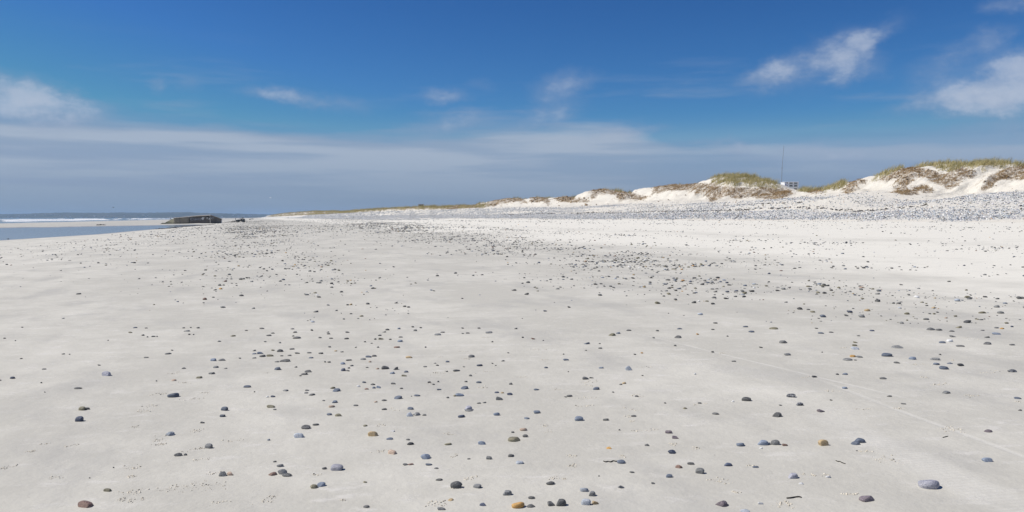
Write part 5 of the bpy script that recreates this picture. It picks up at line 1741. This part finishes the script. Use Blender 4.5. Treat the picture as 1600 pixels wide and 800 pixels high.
def build_person(name, loc, rz, label, pose, height=1.72, jacket=(0.03, 0.03, 0.035), trousers=(0.03, 0.035, 0.06), group=None):
    """one continuous body grown over a skeleton by a skin modifier, then coloured by region"""
    h = height
    if pose == 'sit':
        hip = 0.0
        J = {'pelvis': (0, 0, 0.10), 'waist': (0, 0.02, 0.28), 'chest': (0, 0.03, 0.47), 'neck': (0, 0.02, 0.62), 'head': (0, -0.01, 0.72), 'crown': (0, 0, 0.85),
             'ls': (0.17, 0.03, 0.55), 'le': (0.22, -0.12, 0.33), 'lh': (0.13, -0.36, 0.36), 'lf': (0.11, -0.44, 0.39),
             'rs': (-0.17, 0.03, 0.55), 're': (-0.22, -0.12, 0.33), 'rh': (-0.13, -0.36, 0.36), 'rf': (-0.11, -0.44, 0.39),
             'lp': (0.09, 0, 0.08), 'lk': (0.12, -0.42, 0.14), 'la': (0.12, -0.52, -0.25), 'lt': (0.12, -0.68, -0.29),
             'rp': (-0.09, 0, 0.08), 'rk': (-0.12, -0.42, 0.14), 'ra': (-0.12, -0.52, -0.25), 'rt': (-0.12, -0.68, -0.29)}
    else:
        st = 0.16 if pose == 'walk' else 0.02
        J = {'pelvis': (0, 0, 0.92), 'waist': (0, 0, 1.07), 'chest': (0, 0, 1.27), 'neck': (0, 0, 1.45), 'head': (0, -0.02, 1.55), 'crown': (0, -0.01, 1.67),
             'ls': (0.18, 0, 1.37), 'le': (0.23, st * 0.6, 1.10), 'lh': (0.24, -0.05 + st, 0.86), 'lf': (0.24, -0.08 + st, 0.76),
             'rs': (-0.18, 0, 1.37), 're': (-0.23, -st * 0.4, 1.10), 'rh': (-0.24, -0.12 - st, 0.88), 'rf': (-0.24, -0.16 - st, 0.79),
             'lp': (0.09, 0, 0.88), 'lk': (0.10, -st - 0.03, 0.48), 'la': (0.10, -st * 1.5, 0.08), 'lt': (0.11, -st * 1.5 - 0.15, 0.035),
             'rp': (-0.09, 0, 0.88), 'rk': (-0.10, st * 0.3 - 0.04, 0.48), 'ra': (-0.10, st * 1.7, 0.09), 'rt': (-0.11, st * 1.7 - 0.14, 0.04)}
    rad = {'pelvis': 0.14, 'waist': 0.125, 'chest': 0.145, 'neck': 0.055, 'head': 0.095, 'crown': 0.075, 'ls': 0.065, 'le': 0.048, 'lh': 0.034, 'lf': 0.03,
           'lp': 0.088, 'lk': 0.062, 'la': 0.045, 'lt': 0.04}
    for k_ in ('s', 'e', 'h', 'f', 'p', 'k', 'a', 't'):
        rad['r' + k_] = rad['l' + k_]
    names = list(J)
    E = [('pelvis', 'waist'), ('waist', 'chest'), ('chest', 'neck'), ('neck', 'head'), ('head', 'crown'),
         ('chest', 'ls'), ('ls', 'le'), ('le', 'lh'), ('lh', 'lf'), ('chest', 'rs'), ('rs', 're'), ('re', 'rh'), ('rh', 'rf'),
         ('pelvis', 'lp'), ('lp', 'lk'), ('lk', 'la'), ('la', 'lt'), ('pelvis', 'rp'), ('rp', 'rk'), ('rk', 'ra'), ('ra', 'rt')]
    me = bpy.data.meshes.new(name)
    me.from_pydata([J[n_] for n_ in names], [(names.index(a), names.index(b)) for a, b in E], [])
    tmp = bpy.data.objects.new('tmp', me)
    COL.objects.link(tmp)
    tmp.modifiers.new('skin', 'SKIN')
    for i, n_ in enumerate(names):
        sv = me.skin_vertices[0].data[i]
        sv.radius = (rad[n_], rad[n_] * (0.78 if n_ in ('chest', 'waist', 'pelvis') else 1))
        sv.use_root = (n_ == 'pelvis')
    ss = tmp.modifiers.new('sub', 'SUBSURF')
    ss.levels = ss.render_levels = 1
    dg = bpy.context.evaluated_depsgraph_get()
    dg.update()
    m2 = bpy.data.meshes.new_from_object(tmp.evaluated_get(dg))
    bpy.data.objects.remove(tmp)
    mats = [simple('jacket', jacket, 0.8, 0.15, 8), simple('trousers', trousers, 0.85, 0.15, 8), simple('skin', (0.45, 0.28, 0.2), 0.6, 0.1, 8),
            simple('hair', (0.05, 0.035, 0.025), 0.7, 0.2, 20), simple('shoes', (0.03, 0.03, 0.03), 0.7, 0.1, 8)]
    m2.materials.clear()
    for q in mats:
        m2.materials.append(q)
    zn, zc = J['neck'][2], J['crown'][2]
    for pl in m2.polygons:
        c = pl.center
        pl.use_smooth = True
        if c.z > zn + 0.02:
            pl.material_index = 3 if (c.z > J['head'][2] + 0.06 or c.y > 0.03) else 2
        elif pose == 'sit':
            pl.material_index = 1 if (c.z < 0.2 and c.y < 0.2) else (2 if c.y < -0.38 and c.z > 0.25 else 0)
            if c.z < -0.22:
                pl.material_index = 4
        else:
            pl.material_index = 4 if c.z < 0.10 else (1 if c.z < 0.92 and abs(c.x) < 0.19 else (2 if c.z < 0.86 else 0))
    o = link(name, m2)
    o.location = loc
    o.rotation_euler = (0, 0, rz)
    o.scale = (h / 1.74,) * 3
    return tag(o, label, 'person', group)


def build_vehicle():
    px, py = 376.5, 348.0
    D = 305.0
    x = (px - 800) / F * D
    z = float(Hxy(x, D))
    root = empty('beach_buggy', (x, D, z))
    tag(root, 'small dark open-topped vehicle standing on the sand right of the bunker', 'vehicle')
    # body faces left (-x)
    side = [(-1.55, .42), (-1.62, .75), (-1.35, .92), (-.55, 1.0), (-.45, .98), (-.40, .62), (.55, .62), (.62, 1.02), (1.45, 1.0), (1.55, .70), (1.5, .42)]
    fr = [(a, -.72, b) for a, b in side]
    bk = [(a, .72, b) for a, b in side]
    solid('body', *prism_between(fr, bk), root, PAINT, 0.04)
    for sx in (-1.02, 1.0):
        for sy in (-.78, .78):
            wh = lathe('wheel', [(.10, -.10), (.30, -.13), (.38, -.09), (.40, 0), (.38, .09), (.30, .13), (.10, .10)], 18, root, BLACK, 'Y', (sx, sy, .38))
            lathe('rim', [(.05, -.115), (.2, -.12), (.21, .12), (.05, .115)], 14, wh, STEEL, 'Y', (sx, sy, .38))
    tube('windscreen_frame', [(-.55, -.62, .98), (-.32, -.6, 1.42), (-.32, .6, 1.42), (-.55, .62, .98)], .035, root, BLACK)
    tube('roll_bar', [(.85, -.62, 1.0), (.80, -.6, 1.75), (.80, .6, 1.75), (.85, .62, 1.0)], .045, root, BLACK)
    tube('roll_bar_stay', [(.80, -.55, 1.75), (1.4, -.55, 1.0)], .035, root, BLACK)
    tube('roll_bar_stay', [(.80, .55, 1.75), (1.4, .55, 1.0)], .035, root, BLACK)
    for sy in (-.34, .34):
        st = [(-.05, .66), (.42, .66), (.60, 1.32), (.50, 1.34), (.33, .82), (-.05, .80)]
        solid('seat', *prism_between([(a, sy - .24, b) for a, b in st], [(a, sy + .24, b) for a, b in st]), root, BLACK, 0.03)
        lathe('headlight', [(.03, 0), (.09, .02), (.09, .06)], 10, root, STEEL, 'Y', (-1.3, sy, .0)).location = (-.28, 0, .78)
    tube('bumper', [(-1.68, -.6, .5), (-1.72, 0, .52), (-1.68, .6, .5)], .05, root, STEEL)
    box('spare_box', (1.0, -.5, 1.0), (1.42, .5, 1.22), root, BLACK, 0.03)
    for sy, lab in ((-.34, 'person in dark clothes seated on the near side of the small vehicle'), (.34, 'person in dark clothes seated on the far side of the small vehicle')):
        # seated facing left
        dx = 0.0 if sy < 0 else .18
        build_person('person', (x + .20 + dx, D + sy, z + .74), -math.pi / 2, lab, 'sit', 1.75, group='people in the vehicle')


build_vehicle()
for (px, D, lab, pose, rz) in ((368.5, 560, 'lone dark standing figure on the far sand just left of the small vehicle', 'stand', 0.4),
                               (450.5, 640, 'dark-clothed person walking on the far pale sand below the distant dunes', 'walk', 1.2),
                               (483, 800, 'distant dark-clothed person at the foot of the far grassy dunes', 'walk', -1.0)):
    x = (px - 800) / F * D
    build_person('person', (x, D, float(Hxy(x, D))), rz, lab, pose, 1.78)


# ------------------------------------------------------------------ rocks
ROCK = stone_mat('dark_rock', (0.03, 0.03, 0.028), (0.075, 0.07, 0.06), 'plain', 0.8)


def rock(px, py, w, h, label, D=None, seed=0, group=None):
    x, y, z, t = ground_at(px, py)
    if D:
        x, y = (px - 800) / F * D, D
        z = float(Hxy(x, y))
        t = D
    me = np_mesh('rock', pebble_verts(I2[0], 900 + seed, 0.35, 2.2, 2.2), I2[1], False)
    o = link('rock', me, None, ROCK)
    o.scale = (w * t / F, w * t / F * 0.8, h * t / F * 1.6)
    o.location = (x, y, z + h * t / F * 0.3)
    o.rotation_euler = (0, 0, seed)
    tag(o, label, 'rock', group)


rock(153, 352.6, 5, 1.3, 'leftmost low dark rock of the row on the sandbar beyond the pool', 200, 1, 'rocks on the sandbar')
rock(157.5, 352.4, 4.5, 1.6, 'middle low dark rock of the row on the sandbar beyond the pool', 202, 2, 'rocks on the sandbar')
rock(161.5, 352.4, 3.5, 1.2, 'third low dark rock of the row on the sandbar beyond the pool', 203, 3, 'rocks on the sandbar')
rock(164.5, 352.6, 2.2, 1.0, 'smallest and rightmost dark rock of the row on the sandbar', 203, 4, 'rocks on the sandbar')
rock(12.5, 372.2, 3.2, 1.4, 'small dark rock in the pool margin at the left edge', 76, 5)
rock(391, 342, 3.0, 1.3, 'distant dark rock on the far sand right of the small vehicle', 620, 6, 'rocks on the far sand')
rock(394.5, 341.3, 4.0, 1.0, 'long low distant rock on the far sand below the distant dunes', 760, 7, 'rocks on the far sand')


# ------------------------------------------------------------------ cabin and mast on the dunes
def build_cabin():
    D = 187.0
    px0, px1 = 1224.5, 1246.0
    k = D / F
    cx = ((px0 + px1) / 2 - 800) * k
    gz = float(Hxy(cx, D))
    ztop = EYE + (HOR - 284.3) * k
    zbot = EYE + (HOR - 298) * k
    base = min(gz, zbot) - 0.2
    root = empty('lookout_cabin', (cx, D, base))
    tag(root, 'white lookout cabin with four square dark windows on top of the dunes', 'cabin')
    wm = simple('cabin_white', (0.82, 0.82, 0.82), 0.6, 0.06, 1)
    dk = simple('cabin_glass', (0.06, 0.07, 0.085), 0.25, 0.15, 1)
    sh = simple('cabin_shutter', (0.55, 0.58, 0.56), 0.7, 0.1, 1)
    bl = simple('sign_blue', (0.10, 0.13, 0.32), 0.6, 0.1, 1)
    bk = simple('sign_black', (0.03, 0.03, 0.05), 0.6, 0.1, 1)
    hw = (px1 - px0) / 2 * k

    def X(px):
        return (px - (px0 + px1) / 2) * k

    def Z(py):
        return EYE + (HOR - py) * k - base
    box('wall', (-hw, 0, 0), (hw, 2.6, Z(285.0)), root, wm, 0.02)
    box('roof', (-hw - .08, -.10, Z(285.0) + .003), (hw + .08, 2.7, Z(284.3)), root, wm, 0.02)
    for (a, b_) in ((1232.0, 1237.2), (1239.2, 1244.4)):
        for (t, m_, lo) in ((285.3, 287.0, 288.6), (289.2, 291.4, 292.8)):
            f = box('window', (X(a), -.05, Z(lo)), (X(b_), -.004, Z(t)), root, sh)
            box('pane', (X(a) + .06, -.06, Z(m_)), (X(b_) - .06, -.052, Z(t) - .05), f, dk)
            box('frame', (X(a) - .05, -.075, Z(t)), (X(b_) + .05, -.0505, Z(t) + .07), f, wm)
    for (a, b_, t, lo, m_) in ((1225.4, 1227.2, 285.4, 286.8, bl), (1228.0, 1229.2, 285.2, 287.2, bk), (1225.2, 1227.4, 288.4, 289.8, bl), (1227.8, 1229.2, 288.9, 290.2, bk)):
        box('sign_panel', (X(a), -.03, Z(lo)), (X(b_), -.003, Z(t)), root, m_)
    box('post', (X(1230.6), -.09, 0), (X(1231.3), -.004, Z(285.0)), root, wm)
    box('post', (X(1237.9), -.09, 0), (X(1238.6), -.004, Z(285.0)), root, wm)
    box('post', (X(1245.3), -.09, 0), (X(1246.1), -.004, Z(285.0)), root, wm)
    box('door_opening', (X(1239.4), -.02, Z(296.6)), (X(1244.0), -.003, Z(294.6)), root, bk)
    # mast: thick lower tube, collar, thin whip, guyed to the cabin side
    mx, my = (1226.3 - 800) * k * 1.005, D * 1.005 + 3.2
    mz = float(Hxy(mx, my))
    mast = empty('radio_mast', (mx, my, mz))
    tag(mast, 'tall thin grey mast rising behind the white lookout cabin', 'mast')
    kk = my / F
    top = EYE + (HOR - 228.5) * kk - mz
    mid = EYE + (HOR - 263) * kk - mz
    gm = simple('galvanised', (0.20, 0.205, 0.20), 0.6, 0.1, 2)
    tube('lower_tube', [(0, 0, -.2), (.17, 0, mid)], .06, mast, gm, 8, .05)
    tube('whip', [(.17, 0, mid), (.50, 0, top)], .045, mast, gm, 8, .03)
    tube('collar', [(.165, 0, mid - .12), (.175, 0, mid + .12)], .10, mast, gm)


build_cabin()


def build_hut():
    """small concrete hut on the far dune line"""
    D = 450.0
    k = D / F
    cx = (658 - 800) * k
    gz = float(Hxy(cx, D))
    zt = EYE + (HOR - 319) * k
    zb = min(gz, EYE + (HOR - 324.5) * k) - .2
    root = empty('concrete_hut', (cx, D, zb))
    tag(root, 'small square concrete hut with dark openings on the far dune line', 'hut')
    con = simple('hut_concrete', (0.33, 0.32, 0.30), 0.9, 0.15, 1)
    dk = simple('hut_dark', (0.03, 0.03, 0.035), 0.9, 0.1, 1)
    h = zt - zb
    hw = 4.1 * k
    box('wall', (-hw, 0, 0), (hw, 3.0, h - .25), root, con, 0.02)
    box('roof', (-hw - .12, -.12, h - .247), (hw + .12, 3.1, h), root, con, 0.02)
    box('opening', (-hw + 1.6 * k, -.02, h - 2.8 * k), (-hw + 4.2 * k, -.003, h - .4), root, dk)
    box('opening', (-hw + 5.0 * k, -.02, h - 2.8 * k), (-hw + 7.6 * k, -.003, h - .4), root, dk)


build_hut()


# ------------------------------------------------------------------ gulls
def build_gull(px, py, D, span, bank, heading, col, label):
    x, y, z = pix_dir(px, py)
    root = empty('gull', (x / y * D, D, EYE + z / y * D), heading)
    root.rotation_euler = (bank, 0, heading)
    tag(root, label, 'bird', 'gulls in the air')
    m = simple('feathers', col, 0.7, 0.1, 5)
    s = span / 1.3
    pr = [(.012, -.32), (.05, -.25), (.085, -.08), (.08, .08), (.055, .2), (.05, .25), (.03, .3), (.01, .345)]
    lathe('body', [(r * s, h * s) for r, h in pr], 10, root, m, 'Y')
    for sg in (-1, 1):
        pl = [(sg * .05, .10, .03), (sg * .30, .18, .14), (sg * .65, -.02, .06), (sg * .62, -.06, .055), (sg * .30, .02, .12), (sg * .05, -.10, .02)]
        V = [Vector(q) * s for q in pl] + [Vector((q[0], q[1], q[2] - .018)) * s for q in pl]
        n = 6
        Fc = [(0, 1, 4, 5), (1, 2, 3, 4), (11, 10, 7, 6), (10, 9, 8, 7)] + [(i, (i + 1) % n, n + (i + 1) % n, n + i) for i in range(n)]
        solid('wing', V, Fc, root, m)
    V = [Vector(q) * s for q in ((-.03, -.28, .01), (.03, -.28, .01), (.07, -.44, .01), (-.07, -.44, .01), (-.03, -.28, -.01), (.03, -.28, -.01), (.07, -.44, -.005), (-.07, -.44, -.005))]
    solid('tail', V, [(0, 1, 2, 3), (7, 6, 5, 4), (0, 4, 5, 1), (1, 5, 6, 2), (2, 6, 7, 3), (3, 7, 4, 0)], root, m)


build_gull(177, 324, 330, 1.35, 0.5, 1.0, (0.10, 0.105, 0.115), 'dark bird gliding low over the bay at the left')
build_gull(422.5, 309, 420, 1.3, 0.9, 0.4, (0.85, 0.85, 0.85), 'small white gull flying above the distant dunes')


# ------------------------------------------------------------------ air
def build_haze():
    lo, hi = (-12500, -1500, -8.0), (6500, 11500, 66.0)
    m = bpy.data.materials.new('sea_air')
    m.use_nodes = True
    t = NT(m.node_tree)
    t.n.clear()
    o = t.n.new('ShaderNodeOutputMaterial')
    v = t.n.new('ShaderNodeVolumePrincipled')
    v.inputs['Color'].default_value = (0.52, 0.74, 1.0, 1)
    v.inputs['Density'].default_value = HAZE
    v.inputs['Anisotropy'].default_value = 0.25
    t.l.new(v.outputs[0], o.inputs['Volume'])
    ob = box('haze', lo, hi, None, m)
    tag(ob, 'thin sea air that pales the far coast', 'haze', kind='stuff')


HAZE = 9e-5
build_haze()
